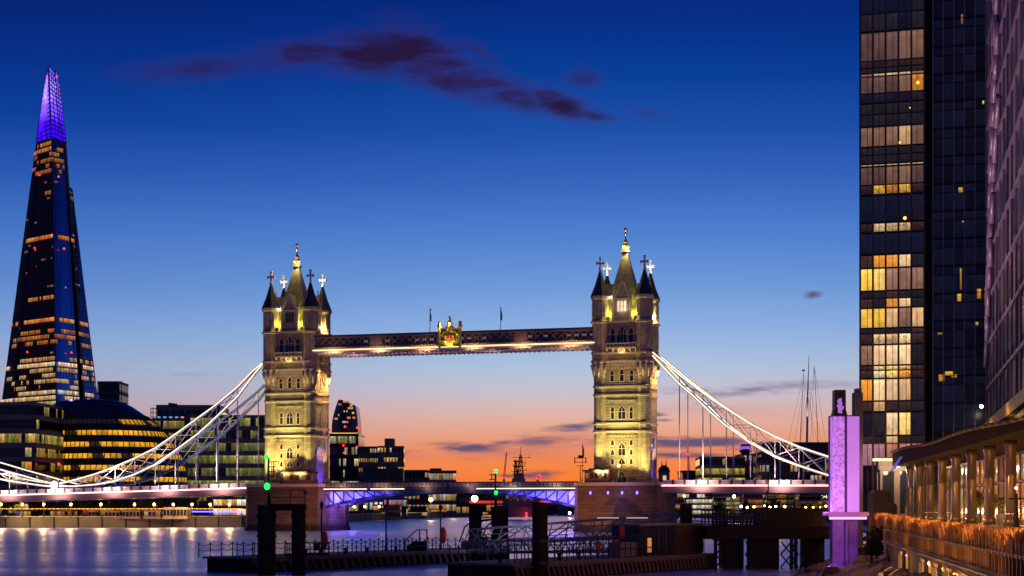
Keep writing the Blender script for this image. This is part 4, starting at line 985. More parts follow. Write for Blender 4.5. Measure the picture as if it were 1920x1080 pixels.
for k, (x0, x1, y) in enumerate(((856,885,905),(880,912,910),(1000,1040,908),(1036,1085,906),(905,950,912))):
    building('distant_block', ('low dark distant block right of the ribbon-lit riverside block','low dark distant block under the white starlike lamp','low distant block right of the ship masts','low distant block left of the right pier','low distant block under the green signal')[k], rect(x0,x1,1500+20*k,30,0), 2, bz(y,1500), 3, 4, .25, AMB, 'darkroof', .5, ledge=0)

# ------------------------------------------------------------------ north bank skyline
def dome():
    r = thing('domed_turret', 'small dark domed turret with twin spikes right of the right tower', 'turret', tuple(P(1245,HY,900)), 0); c = P(1245,900,900); s = F/900
    b = MB(); b.lathe(c.x,900,[(3,3.3),(bz(886,900),3.3),(bz(885,900),3.9),(bz(884,900),3.9)],12); b.build('drum', M['brown'], r)
    b = MB(); b.lathe(c.x,900,[(bz(884,900)+1.0*0,3.4),(bz(880,900),3.2),(bz(876,900),2.5),(bz(873.5,900),1.4),(bz(872,900),.5)],14,0,True); b.build('dome', M['slate'], r)
    b = MB(); b.tube((c.x-1.2,900,bz(875,900)),(c.x-1.2,900,bz(864,900)),.45,.08); b.tube((c.x+1.2,900,bz(873,900)),(c.x+1.2,900,bz(862,900)),.45,.08); b.build('spike', M['slate'], r)
    q = MB(); q.box(c.x-1,c.x+1,896.4,896.6,bz(905,900),bz(892,900)); q.build('lit_opening', glow_mat('pale_opening_light', lin(240,210,160), .8), r)
dome()
building('office_block', 'office with two yellow ribbon floors behind the right hangers', rect(1312,1397,760,30,-3), 3, bz(858,760), 6, 1.6, .8, YEL, 'office', .8, floorvar=.1, run=lambda f: .95 if .35 < f < .75 else (.05 if f > .8 else .35))
building('office_block', 'pale stone block just right of the yellow ribbon office', rect(1392,1432,770,25,0), 3, bz(852,770), 7, 2.6, .2, WHT+AMB, 'pale', .6, gap=.5, ledge=.1)
building('office_block', 'wide dark block with few white windows behind the right chain', rect(1428,1572,700,30,-2), 3, bz(831,700), 7, 1.8, .24, WHT+AMB, 'darkroof', .8, gap=.35, keep=.4)
building('office_block', 'low dark stepped block with amber dots left of the yellow ribbon office', rect(1280,1318,800,25,0), 3, bz(884,800), 4, 2.2, .25, AMB, 'darkroof', .6, ledge=.1)
building('office_block', 'dark gabled block right of the pylon, low behind the chain end', rect(1572,1640,640,25,0), 3, bz(862,640), 5, 3, .2, AMB, 'darkroof', .6)
def btt():
    Y0 = 1800; r = thing('round_mast_tower', 'slim round tower with violet lit drum above the right chain', 'tower', tuple(P(1398,HY,Y0)), 0); c = P(1398,0,Y0).x
    MB().lathe(c,Y0,[(3,5),(bz(852,Y0),3.4),(bz(834,Y0),3.2)],14).build('shaft', M['mull'], r)
    MB().lathe(c,Y0,[(bz(851,Y0),4),(bz(848,Y0),7),(bz(845,Y0),7),(bz(843,Y0),6)],14).build('lower_drum', M['mull'], r)
    MB().lathe(c,Y0,[(bz(842,Y0),6.8),(bz(837,Y0),6.8)],14).build('lit_drum', glow_mat('violet_drum_light', lin(150,90,230), 1.0), r)
    MB().lathe(c,Y0,[(bz(837,Y0),6.2),(bz(833,Y0),5)],14).build('cap', M['mull'], r)
btt()
# cranes, ship and yacht masts
def tcrane(px_, yb, yt, lean, label, Y0=1250):
    a, b = P(px_,yb,Y0), P(px_+lean,yt,Y0); r = thing('tower_crane', label, 'crane', tuple(P(px_,HY,Y0)), 0)
    m_ = MB(); m_.bar((a.x,Y0,3),a,1.6); m_.build('mast', M['mull'], r)
    j = MB(); 
    for dx in (-.6,.6): j.tube(a+Vector((dx,0,0)), b+Vector((dx*.5,0,0)), .22)
    for k in range(9): t = k/9; j.tube(a+(b-a)*t+Vector((-.6,0,0)), a+(b-a)*(t+.11)+Vector((.5,0,0)), .14)
    j.build('jib', mat('crane_red_paint', (.25,.05,.03), .6), r); MB().ball(b, .9).build('warning_lamp', M['redlamp'], r); MB().ball(a, .9).build('warning_lamp', M['redlamp'], r)
tcrane(945, 897, 845, 5, 'thin red tower crane left of the ship masts on the orange horizon')
tcrane(1293, 888, 852, -3, 'thin tower crane right of the domed turret')
tcrane(1008, 898, 892, 4, 'short tower crane with a red lamp right of the ship masts')
def ship():
    Y0 = 880; r = thing('warship', 'grey warship with tall lattice masts moored mid river', 'ship', tuple(P(975,HY,Y0)), 0); s = Y0/F
    fx = lambda x: P(x,0,Y0).x; fz = lambda y: P(0,y,Y0).z
    h = MB(); h.slab([(fx(938),fz(966)),(fx(930),fz(950)),(fx(1026),fz(949)),(fx(1022),fz(969)),(fx(940),fz(970))], lambda x,z:(x,Y0-4,z), lambda x,z:(x,Y0+6,z)); h.build('hull', M['shipgrey'], r)
    h = MB()
    for (x0,x1,y0,y1,d) in ((945,1012,950,934,3),(952,1000,934,922,2.4),(958,992,922,908,2),(960,985,908,897,1.6),(966,980,897,890,1.2)): h.box(fx(x0),fx(x1),Y0-d,Y0+d,fz(y0),fz(y1)+.02)
    h.build('superstructure', M['shipgrey'], r)
    for (xc, yb, yt, ww) in ((976,900,853,6),(967,900,863,3)):
        m_ = MB(); b0, b1, t0 = P(xc-ww,yb,Y0), P(xc+ww,yb,Y0), P(xc,yt,Y0)
        m_.tube(b0,t0+Vector((-.5,0,0)),.42,.22); m_.tube(b1,t0+Vector((.5,0,0)),.42,.22)
        for k in range(6): z0, z1 = k/6, (k+1)/6; m_.tube(b0+(t0-b0)*z0, b1+(t0-b1)*z1, .18); m_.tube(b1+(t0-b1)*z0, b0+(t0-b0)*z1, .18)
        m_.tube(t0, P(xc,yt-16 if ww == 6 else yt-2,Y0), .22, .08)
        for (yy, l) in ((858,16),(868,9),(874,8),(882,10)) if ww == 6 else ((872,7),(884,9)): m_.bar(P(xc-l,yy,Y0), P(xc+l*1.2,yy,Y0), .25); m_.bar(P(xc+l,yy,Y0),P(xc+l,yy-5,Y0),.25)
        for yy in (866,876,890): m_.box(t0.x-1.4,t0.x+1.4,Y0-1,Y0+1,fz(yy),fz(yy-2.5))
        m_.build('lattice_mast', M['rail'], r)
    for y in (963,968): MB().ball(P(987,y,Y0-5), .55).build('red_lamp', M['redlamp'], r)
    lamp('hull_red_light', P(983,964,Y0-9), 450, (1,.05,.1), r)
    q = MB()
    for k in range(14): a = P(948+k*4.4,930+ (k%3)*4,Y0-3.2); q.face([a,a+Vector((.5,0,0)),a+Vector((.5,0,.5)),a+Vector((0,0,.5))],[(k,0),(k+.5,0),(k+.5,.9),(k,.9)],pick(WARM))
    q.build('porthole', M['winflat'], r)
ship()
def yacht():
    Y0 = 520; r = thing('cable_mast', 'tall white mast with fanned stay cables right of the picture, behind the chain', 'mast', tuple(P(1513,HY,Y0)), 0)
    m_ = MB(); m_.tube(P(1513,830,Y0), P(1514,745,Y0), .42,.32); m_.tube(P(1514,745,Y0), P(1517,666,Y0), .26, .07); m_.build('mast', M['whitesteel'], r)
    for (x, y, xb) in ((1507,697,1500),(1527,686,1534)): MB().tube(P(xb,832,Y0+3), P(x,y,Y0+3), .12,.06).build('side_mast', M['rail'], r)
    s = MB()
    for (x0,y0,x1) in ((1507,700,1478),(1509,705,1490),(1511,720,1500),(1516,720,1525),(1520,735,1541),(1527,688,1548),(1526,690,1512),(1513,745,1502),(1515,745,1532),(1527,690,1520)): s.tube(P(x0,y0,Y0+2), P(x1,828,Y0+2), .045, n=4)
    s.build('stay_cable', M['rail'], r); b = MB(); a = P(1506,696,Y0+3); b.box(a.x-.4,a.x+.5,Y0+2.8,Y0+3.2,a.z,a.z+.5); b.build('radar', M['rail'], r)
    lamp('mast_light', P(1513,800,Y0-8), 5200, (1,.9,.8), r, P(1514,765,Y0), 30)
yacht()

# ------------------------------------------------------------------ far bridge with red light, embankments, lamps
r = thing('red_lit_bridge', 'low far road bridge with a red light strip along its side', 'bridge', (0,1380,0), 0)
b = MB(); b.box(-95,190,1380,1395,9.0,12.2)
for x in (-70,-10,45,100): b.box(x-4,x+4,1378,1397,-1,9.0)
b.build('deck', M['concrete'], r); b = MB(); b.box(-95,28,1379.2,1379.6,11.0,13.2); b.build('red_light_strip', M['redled'], r)
b = MB(); b.box(28,70,1379.2,1379.6,11.6,13.0); b.build('pink_light_strip', M['pinkled'], r); b = MB(); b.box(70,190,1379.2,1379.6,10.6,14.6); b.build('red_light_strip', M['redled'], r)
b = MB(); b.box(-22,10,1379.0,1379.2,8.6,9.3); b.build('magenta_light_strip', M['pinkled'], r)
def walls(pts, name, label, h=3.3, dz=0.0):
    r = thing(name, label, 'wall', (pts[0][0],pts[0][1],0), 0)
    b = MB(); c = MB(); t = MB()
    for a, d in zip(pts, pts[1:]):
        a_, d_ = Vector((*a,0)), Vector((*d,0)); n = Vector((a_.y-d_.y, d_.x-a_.x, 0)).normalized()*-1
        if n.dot(-a_) < 0: n = -n
        b.bar(a_+n*.3+Vector((0,0,h/2-.5)), d_+n*.3+Vector((0,0,h/2-.5)), .5, h+1, (0,0,1)); c.bar(a_+n*.35+Vector((0,0,h+.12)), d_+n*.35+Vector((0,0,h+.12)), .8, .24)
        L = (d_-a_).length; k = max(1, int(L/7))
        for i in range(k): q = a_+(d_-a_)*(i/k)+n*.62; t.bar(q+Vector((0,0,0)), q+Vector((0,0,h)), .45, .3)
    b.build('wall_face', M['concrete'], r); c.build('coping', M['trim'], r); t.build('fender_pile', M['black'], r); return r
walls(south[:3], 'embankment_wall', 'dark river wall under the left approach, below the row of lamps')
walls(south[2:6], 'embankment_wall', 'river wall running away between the two bridge piers')
walls(north[1:6], 'embankment_wall', 'far river wall under the right approach', 3.3)
def lampost(p, h, label, group, gm='bulb', rr=.34, light=0):
    r = thing('street_lamp', label, 'street lamp', tuple(p), 0, group); x, y, z = p
    m_ = MB(); m_.lathe(x,y,[(z,.22),(z+.6,.14),(z+h-.3,.07)],7); m_.bar((x-.45,y,z+h-.6),(x+.45,y,z+h-.6),.08); m_.build('post', M['rail'], r)
    MB().ball((x,y,z+h), rr).build('globe', M[gm], r)
    if light: lamp('street_light', (x,y-.6,z+h), light, (1,.62,.25), r)
    return r
for k, x in enumerate((2,42,82,133,189,252,289,325,360,394,430)):
    p = P(x, 968, 468+ (8 if x > 300 else 0)); lampost((p.x,p.y,3.2), 3.9, 'warm globe lamp on the left embankment under the approach deck, one of a row', 'embankment lamps', light=3200 if k % 2 == 0 else 2400)
s = MB(); a0, a1 = P(-20,954,473), P(455,954,482); n = 60
for k in range(n):
    q0, q1 = a0+(a1-a0)*k/n, a0+(a1-a0)*(k+1)/n; s.tube(q0, q1, .075, n=4)
    if k % 1 == 0: s.ball(q0, .16, 6)
tag(s.build('festoon_lights', M['bulbsmall']), 'string of amber bulbs hung between the left embankment lamps', 'string lights')
for k, (x, y, Yd) in enumerate(((664,950,780),(684,950,800),(711,950,830))): p = P(x,y,Yd); lampost((p.x,p.y,3.0), p.z-3, 'small globe lamp behind the violet bascule truss, one of a row of three', 'lamps behind the bascule', rr=.5)
for k, (x, y, Yd, gm, rr, lb) in enumerate(((808,937,820,'bulb',1.0,'bright yellow lamp under the left bascule leaf'),(890,935,700,'bulbwhite',1.35,'brightest white lamp under the middle of the bridge'),(853,919,1000,'bulb',.55,'orange lamp just under the bascule, left of a pair'),(846,919,1000,'bulb',.5,'orange lamp just under the bascule, right of a pair'),
        (1068,962,1000,'bulbwhite',.7,'white lamp low beside the right pier, under the pink strip'),(1376,931,640,'bulbwhite',.55,'white lamp under the right approach deck, brightest there'),(1283,930,640,'bulb',.45,'yellow lamp under the right approach deck, near the right pier'),(1410,931,700,'bulb',.4,'amber twin lamp under the right approach deck'))):
    p = P(x,y,Yd); r = thing('quay_lamp', lb, 'lamp', (p.x,p.y,0), 0); m_ = MB(); m_.lathe(p.x,p.y,[(-1,.3),(p.z-rr,.16)],7); m_.build('post', M['rail'], r); MB().ball(p, rr, 12).build('globe', M[gm], r)
    lamp('quay_light', (p.x,p.y-1.6,p.z), 2200, (1,.7,.35), r)
# kiosks and lit ground floors along the left embankment
kx = [(166,178,958,968,'brown'),(196,224,959,969,'brown'),(229,262,958,969,'brown'),(30,58,957,968,'darkroof'),(94,134,957,968,'darkroof'),(270,300,958,969,'office'),(306,350,953,969,'office')]
for k, (x0,x1,y0,y1,wm_) in enumerate(kx):
    building('embankment_kiosk', ('narrow brown kiosk under the left approach','middle brown kiosk under the left approach','widest brown kiosk under the left approach','dark kiosk at the far left of the embankment','long dark kiosk under the chain joint','low glass kiosk right of the brown kiosks','tall glass kiosk right of the brown kiosks, under the lamps')[k], rect(x0,x1,478,6,0), 3, bz(y0,478), 1, 1.1, .55 if wm_ != 'brown' else .0, AMB+WARM+[lin(150,120,255)], wm_, .6, ledge=.12, gap=.2)
building('lit_restaurant', 'brightly lit glass restaurant beside the left pier, under the approach deck', rect(400,470,520,15,0), 3, bz(934,520), 2, 1.6, .95, WHT+WARM, 'darkroof', 1.5, ledge=.15, floorvar=.05)
q = MB(); a0, a1 = P(360,959.5,474), P(455,956.5,474); q.box(a0.x,a1.x,474,474.3,a0.z-.12,a0.z+.2); tag(q.build('blue_light_rail', M['ledblue']), 'blue light line along the embankment rail beside the left pier', 'light line')
building('embankment_gallery', 'dark glazed arcade under the round hall with slanting amber strips', rect(60,360,560,12,0), 3, bz(934,560), 2, 3.0, .22, AMB+GRN, 'darkroof', .4, ledge=.1)
# lit clutter on the bank between the piers and under the right approach
rn2 = random.Random(9)
for k, (x0,x1,y0,y1,Yd,pal,g_) in enumerate(((700,750,947,963,840,WARM+[lin(255,120,110)],.8),(720,762,935,948,900,WHT+[lin(255,150,200)],.7),(760,800,950,962,960,WARM,.9),(800,836,955,964,1050,AMB,.8),(905,926,960,974,860,AMB,1.1),(836,880,930,940,1200,AMB+WARM,.5))):
    building('riverside_stall', ('striped lit stall on the bank right of the left pier','white and pink lit stall row behind the striped stall','amber lit landing stage under the yellow lamp','low amber lit barge shed right of the yellow lamp','amber lit landing office beside the white lamp','small lit block far under the bridge middle')[k], rect(x0,x1,Yd,10,0), 1.0, bz(y0,Yd), 2, 1.4, .6, pal, 'darkroof', g_, ledge=.1)
for k, (x0,x1,y0,Yd,pal,g_) in enumerate(((1262,1300,924,700,WARM,.6),(1292,1336,925,690,WHT,1.0),(1338,1392,932,710,GRN+WHT,.5),(1394,1430,926,680,AMB,.5),(1430,1500,926,690,WARM+WHT,.7),(1498,1552,930,660,GRN+YEL,.7),(1552,1640,928,620,YEL+AMB,.6))):
    building('quayside_building', ('narrow amber-lit quay building next to the right pier','bright white-lit quay building under the right approach','dim green-lit quay building behind the white lamp','dark quay building with amber twin lamps','long quay building with warm floors','yellow-lit quay building left of the pylon','amber-lit quay building behind the pylon')[k], rect(x0,x1,Yd,12,0), 3, bz(y0,Yd), 4, 1.8, .7, pal, 'brown', g_, ledge=.15)
for k in range(13):
    p = P(1390+k*13.4+rn2.uniform(-3,3), 950+rn2.uniform(-2,2), 430+k*6); r = thing('bollard_light', 'small amber light on the quay behind the dark pier, one of a row', 'light', (p.x,p.y,0), 0, 'amber lights on the quay')
    MB().lathe(p.x,p.y,[(0,.12),(p.z-.2,.08)],6).build('post', M['rail'], r); MB().ball(p, .3, 8).build('globe', M['bulb'], r)
r = thing('road_light_rail', 'red to orange glowing rail along the far road under the right approach', 'light rail', (80,760,0), 0)
b = MB(); a, c = P(1255,945,900), P(1352,941,900); b.bar(a,c,.4,3.4); b.build('red_light', M['redled'], r); b = MB()
for k in range(9): q = a+(c-a)*(k/8)+Vector((0,.6,0)); b.bar((q.x,q.y,0),(q.x,q.y,q.z),.5)
b.build('post', M['rail'], r)
# trees along the embankments
def tree(p, h, rad, label, lm='leafdark', n=260, group=None, leaf=.9):
    r = thing('tree', label, 'tree', tuple(p), 0, group); x, y, z = p; t = MB(); t.lathe(x,y,[(z,rad*.12),(z+h*.45,rad*.07)],7)
    rr = random.Random(int(x*13+y)); cl = []
    for k in range(8):
        a = rr.uniform(0,6.28); q = Vector((x+rad*.65*math.cos(a)*rr.random(), y+rad*.65*math.sin(a)*rr.random(), z+h*(.5+.4*rr.random()))); cl.append(q); t.tube((x,y,z+h*.35), q, rad*.05, rad*.02, 5)
    t.build('trunk', M['trunk'], r); l = MB()
    for k in range(n):
        c = rr.choice(cl); d = Vector((rr.gauss(0,1),rr.gauss(0,1),rr.gauss(0,.8))).normalized()*rad*.5*rr.random()**.4; c2 = c+d; s_ = leaf*rr.uniform(.5,1.1)*rad*.16
        e1 = Vector((rr.gauss(0,1),rr.gauss(0,1),rr.gauss(0,1))).normalized(); e2 = e1.orthogonal().normalized()
        l.face([c2-e1*s_, c2+e2*s_*.6, c2+e1*s_, c2-e2*s_*.6])
    l.build('crown', M[lm], r)
for k, (x, Yd, h) in enumerate(((14,500,7),(70,505,6.5),(150,500,7.5),(215,505,7),(283,500,6),(345,505,6.5))):
    p = P(x,0,Yd); tree((p.x,Yd,3.0), h, 4.2, 'dark round tree behind the left embankment lamps, one of a row', group='embankment trees', n=420)
for k, (x, Yd, h) in enumerate(((1350,600,5.5),(1400,590,5),(1450,580,6),(1512,570,5.5))):
    p = P(x,0,Yd); tree((p.x,Yd,3.0), h, 4.0, 'dark tree on the quay under the right approach, one of a row', group='quay trees', n=300)
# ------------------------------------------------------------------ pontoons, piles, gangways in the river
def chain_rail(root, pts, n, h=1.15, z=1.2, name='post'):
    # posts with two sagging chains
    pos = []
    for k in range(n+1):
        t = k/n*(len(pts)-1); i = min(int(t), len(pts)-2); pos.append(Vector(pts[i])+(Vector(pts[i+1])-Vector(pts[i]))*(t-i))
    for p in pos:
        q = MB(); q.tube(p, p+Vector((0,0,h)), .055, .045); q.ball(p+Vector((0,0,h)), .075, 6); q.build(name, M['rail'], root)
    c = MB()
    for a, b in zip(pos, pos[1:]):
        for hh in (h-.06, h*.55):
            p_ = [a+(b-a)*(j/6)+Vector((0,0,hh-.17*(1-(2*j/6-1)**2))) for j in range(7)]; c.path(p_, .033, 4)
    c.build('chain', M['rail'], root)
def pontoon(A, B, wid, label, hull_h=1.2, fend=1.1):
    A, B = Vector(A), Vector(B); d = (B-A).normalized(); n = Vector((-d.y, d.x, 0))
    if n.y < 0: n = -n
    r = thing('pontoon', label, 'pontoon', tuple(A), 0); b = MB()
    q = [A, B, B+n*wid, A+n*wid]; b.prism([(p.x,p.y) for p in q], -.4, hull_h); b.build('hull', M['black'], r)
    t = MB(); q2 = [A-d*.3-n*.3, B+d*.3-n*.3, B+d*.3+n*(wid+.3), A-d*.3+n*(wid+.3)]; t.prism([(p.x,p.y) for p in q2], hull_h, hull_h+.18); t.build('deck', M['deck'], r)
    f = MB(); L = (B-A).length; k = int(L/fend)
    for i in range(k):
        p = A+d*(i+.3)*fend-n*.22; f.bar(p+Vector((0,0,hull_h-.05)), p+d*.55+Vector((0,0,.12)), .26, .22, tuple(n))
    f.bar(A-n*.3+Vector((0,0,hull_h-.1)), B-n*.3+Vector((0,0,hull_h-.1)), .2, .22)
    f.build('fender', mat('worn_fender_timber', (.085,.05,.045), .8, vary=.5, scale=2), r); return r, d, n
A1, B1 = P(470,1075,137), P(955,1051,172); A1.z = B1.z = 0
p1, d1, n1_ = pontoon(A1, B1, 5.2, 'long dark pontoon with chain railings left of the middle of the river')
stub = MB(); a = P(432,1050,141); stub.box(a.x,A1.x+1,a.y-.6,a.y+4.2,.72,1.25); stub.box(a.x+1.0,A1.x+1,a.y-.3,a.y+3.9,-.4,.72); stub.build('end_platform', M['black'], p1)
def on1(t, s, z=1.38): q = A1+(B1-A1)*t+n1_*s; return (q.x,q.y,z)
r = thing('chain_railing', 'chain railing along the back edge of the left pontoon', 'railing', on1(0,5,1.38), 0, 'chain railings on the left pontoon'); chain_rail(r, [on1(-.03,5), on1(.87,5)], 26, 1.2, 1.38)
r = thing('chain_railing', 'chain railing along the front edge of the left pontoon', 'railing', on1(.22,.3), 0, 'chain railings on the left pontoon'); chain_rail(r, [on1(.23,.25), on1(.86,.25)], 19, 1.15, 1.38)
r = thing('chain_railing', 'short chain railing on the far left end of the left pontoon', 'railing', (a.x,a.y,1.25), 0, 'chain railings on the left pontoon'); chain_rail(r, [(a.x+.6,a.y,1.25),(a.x+3.4,a.y,1.25)], 2, 1.3); 
def frame(name, label, x0, x1, yt, Yd, cat='railing', deep=0):
    p0, p1_ = P(x0,yt,Yd), P(x1,yt,Yd); r = thing(name, label, cat, (p0.x,Yd,1.38), 0); m_ = MB()
    for z in (p0.z, 1.38+(p0.z-1.38)*.5): m_.tube((p0.x,Yd,z),(p1_.x,Yd,z),.05)
    k = 5
    for i in range(k+1): x = p0.x+(p1_.x-p0.x)*i/k; m_.tube((x,Yd,1.38),(x,Yd,p0.z),.05)
    m_.box(p0.x,p1_.x,Yd-.05,Yd+.05,1.38,1.62); m_.build('rail', M['rail'], r); return r
frame('gate_railing', 'tall railing panel on the pontoon, just right of the black pile frame', 572, 617, 1018, 143)
frame('gate_railing', 'tall railing panel on the pontoon, between the legs of the black pile frame', 534, 556, 1019, 141)
# timber/steel pile frame with signal lamps
def pile_frame():
    Yd = 133; fx = lambda x: P(x,0,Yd).x; fz = lambda y: P(0,y,Yd).z
    r = thing('mooring_gantry', 'big black mooring frame of two piles and crosshead with a railing on top, left foreground', 'mooring frame', (fx(528),Yd,0), 0)
    for (x0, x1) in ((483,517),(547,573)):
        b = MB(); xc, rr = (fx(x0)+fx(x1))/2, (fx(x1)-fx(x0))/2; b.lathe(xc,Yd,[(-2,rr),(fz(948)-.0,rr),(fz(947),rr*.92)],16,0,True)
        for z in (1.5,3.2,4.9): b.lathe(xc,Yd,[(z,rr+.01),(z,rr+.07),(z+.22,rr+.07),(z+.22,rr+.01)],16)
        b.build('pile', M['black'], r)
    b = MB(); b.box(fx(500),fx(574),Yd-.6,Yd+.6,fz(957),fz(947)); b.box(fx(507),fx(571),Yd-.75,Yd+.75,fz(947),fz(945)); b.build('crosshead', M['black'], r)
    b = MB()
    for x in (507,544,572): b.tube((fx(x),Yd,fz(946)),(fx(x),Yd,fz(918)),.05)
    for y in (918.5,932): b.tube((fx(507),Yd,fz(y)),(fx(572),Yd,fz(y)),.045)
    b.box(fx(571)-.1,fx(576),Yd-.1,Yd+.1,fz(927),fz(921)); b.build('railing', M['rail'], r)
    r2 = thing('signal_post', 'black signal post with two green lamps on the left mooring frame', 'signal post', (fx(503),Yd,fz(946)), 0)
    b = MB(); b.tube((fx(503.5),Yd,fz(947)),(fx(503.5),Yd,fz(858)),.12,.1)
    for x in (509.5,513): b.tube((fx(x),Yd,fz(905)),(fx(x),Yd,fz(866)),.04)
    for y in (866,875,884,893): b.tube((fx(502),Yd,fz(y)),(fx(516 if y != 866 else 523),Yd,fz(y)),.045)
    for y in (903,): b.bar((fx(494),Yd,fz(y)),(fx(521),Yd,fz(y)),.12)
    b.build('pole', M['rail'], r2)
    for y in (857,912): 
        MB().ball((fx(500.5) if y == 857 else fx(502),Yd-.35,fz(y)),.17 if y == 857 else .24,12,1.2).build('green_lamp', M['green'], r2); lamp('green_light', (fx(502),Yd-1,fz(y)), 14, (.05,1,.2), r2)
pile_frame()
def pile(x0, x1, yt, Yd, label, cap=True):
    fx = lambda x: P(x,0,Yd).x; xc, rr = (fx(x0)+fx(x1))/2, (fx(x1)-fx(x0))/2; zt = P(0,yt,Yd).z
    r = thing('mooring_pile', label, 'pile', (xc,Yd,0), 0); b = MB(); b.lathe(xc,Yd,[(-3,rr),(zt-.4,rr),(zt-.4,rr*1.03),(zt,rr*1.03)],20,0,True); b.build('shaft', M['pile'], r)
    c = MB()
    for z in (1.3, 3.0): c.lathe(xc,Yd,[(z,rr+.02),(z,rr+.1),(z+.25,rr+.1),(z+.25,rr+.02)],20)
    c.tube((xc+rr*.9,Yd-.5,0),(xc+rr*.9,Yd-.5,zt-.3),.05); c.build('guide_collar', M['rail'], r); return r
pile(998,1027,942,122,'thick rusty mooring pile standing in front of the gangways, centre of the foreground')
pile(879,903,945,186,'mooring pile below the brightest white lamp')
pk = pile(921,953,950,177,'wide dark mooring pile with railings and a green signal on top'); pile(1275,1297,945,152,'short square-looking pile top behind the container shed')
# railing and signal on the wide pile
Yd = 177; fx = lambda x: P(x,0,Yd).x; fz = lambda y: P(0,y,Yd).z
b = MB()
for k in range(7): x = fx(922)+(fx(952)-fx(922))*k/6; b.tube((x,Yd-.4,fz(951)),(x,Yd-.4,fz(926)),.05)
for y in (926,938): b.tube((fx(922),Yd-.4,fz(y)),(fx(952),Yd-.4,fz(y)),.05)
b.build('railing', M['rail'], pk)
r = thing('signal_post', 'signal post with two green lamps on the wide pile, against the sunset', 'signal post', (fx(929),Yd,fz(950)), 0)
b = MB(); b.tube((fx(929),Yd,fz(950)),(fx(929),Yd,fz(886)),.13,.1)
for y in (890,899): b.bar((fx(917),Yd,fz(y)),(fx(931),Yd,fz(y)),.1)
b.bar((fx(922),Yd,fz(889)),(fx(922),Yd,fz(901)),.1); b.build('pole', M['rail'], r)
for y in (884,924): MB().ball((fx(930),Yd-.5,fz(y)),.19,12,1.2).build('green_lamp', M['green'], r); lamp('green_light', (fx(930),Yd-1.2,fz(y)), 12, (.05,1,.2), r)
# lamp posts with lifebuoys
for (x, yt, t, buoy, lb) in ((603,940,.27,True,'slim dark lamp post with a red lifebuoy, right of the mooring frame'),(724,946,.5,False,'slim dark lamp post without a lifebuoy on the left pontoon'),(826,946,.74,True,'slim dark lamp post with a red lifebuoy, near the gangway end')):
    k = (x-960)/F; q0 = A1+n1_*3.2; tt = (k*q0.y-q0.x)/(d1.x-k*d1.y); q = q0+d1*tt; zt = P(0,yt,q.y).z
    r = thing('lamp_post', lb, 'lamp post', (q.x,q.y,1.38), 0); b = MB(); b.lathe(q.x,q.y,[(1.38,.18),(1.9,.15),(2.0,.1),(zt-.3,.075),(zt,.03)],8); b.bar((q.x-.3,q.y,zt-.75),(q.x+.3,q.y,zt-.75),.07); b.build('post', M['rail'], r)
    b = MB(); b.lathe(q.x,q.y,[(zt-.65,.1),(zt-.5,.2),(zt-.15,.22),(zt-.05,.08),(zt+.1,.02)],8); b.build('lantern', M['rail'], r)
    if buoy:
        b = MB(); rr = .62; zc = 2.62 if x == 603 else 2.85; b.xf = lambda X_,Y_,Z_: (q.x+.32+X_*.55, q.y-.25-Z_, zc+Y_*1.45); b.lathe(0,0,[(0,rr*.98),(.12,rr),(.2,rr*.9),(.22,rr*.4),(.22,.02)],18,0,True); ob = b.build('lifebuoy_case', M['red'])
        tag(ob, 'red oval lifebuoy case on the lamp post by the mooring frame' if x == 603 else 'red oval lifebuoy case on the lamp post near the gangway', 'lifebuoy')
# small steps box with handrail and bollards on the pontoon
q = Vector(on1(.63,1.4)); r = thing('boarding_steps', 'black boarding steps with a sloping handrail on the left pontoon', 'steps', tuple(q), 0)
b = MB(); b.prism([(q.x-.2,q.y),(q.x+1.1,q.y),(q.x+1.1,q.y+1.2),(q.x-.2,q.y+1.2)],1.38,2.35)
for k in range(3): b.box(q.x-.95+k*.25,q.x-.2,q.y,q.y+1.2,1.38+k*.32-.0,1.38+(k+1)*.32-.003*k)
b.build('step_block', M['black'], r); b = MB()
for yy in (q.y,q.y+1.1): b.path([(q.x-1.15,yy,2.4),(q.x+.1,yy,3.5),(q.x+1.1,yy,3.5),(q.x+1.1,yy,2.35)],.05); b.tube((q.x-1.15,yy,1.38),(q.x-1.15,yy,2.4),.05); b.tube((q.x+.35,yy,2.3),(q.x+.35,yy,3.5),.04)
b.build('handrail', M['rail'], r)
for k, t in enumerate((.06,.2,.34,.42,.53,.58)):
    q = Vector(on1(t,.8)); r = thing('bollard', 'small black bollard on the deck of the left pontoon, one of several', 'bollard', tuple(q), 0, 'bollards on the left pontoon'); MB().lathe(q.x,q.y,[(1.38,.2),(1.5,.14),(1.75,.13),(1.82,.22),(1.92,.2),(1.95,.05)],10).build('bollard_body', M['black'], r)
r = thing('notice_box', 'small dark box hung on the railing beside the mooring frame', 'box', tuple(P(594,1030,142)), 0); q = P(594,1032,142); b = MB(); b.box(q.x-.28,q.x+.28,q.y-.2,q.y,q.z,q.z+.55); b.prism([(q.x-.32,q.y-.24),(q.x+.32,q.y-.24),(q.x+.32,q.y+.04),(q.x-.32,q.y+.04)],q.z+.55,q.z+.62); b.build('case', M['black'], r)

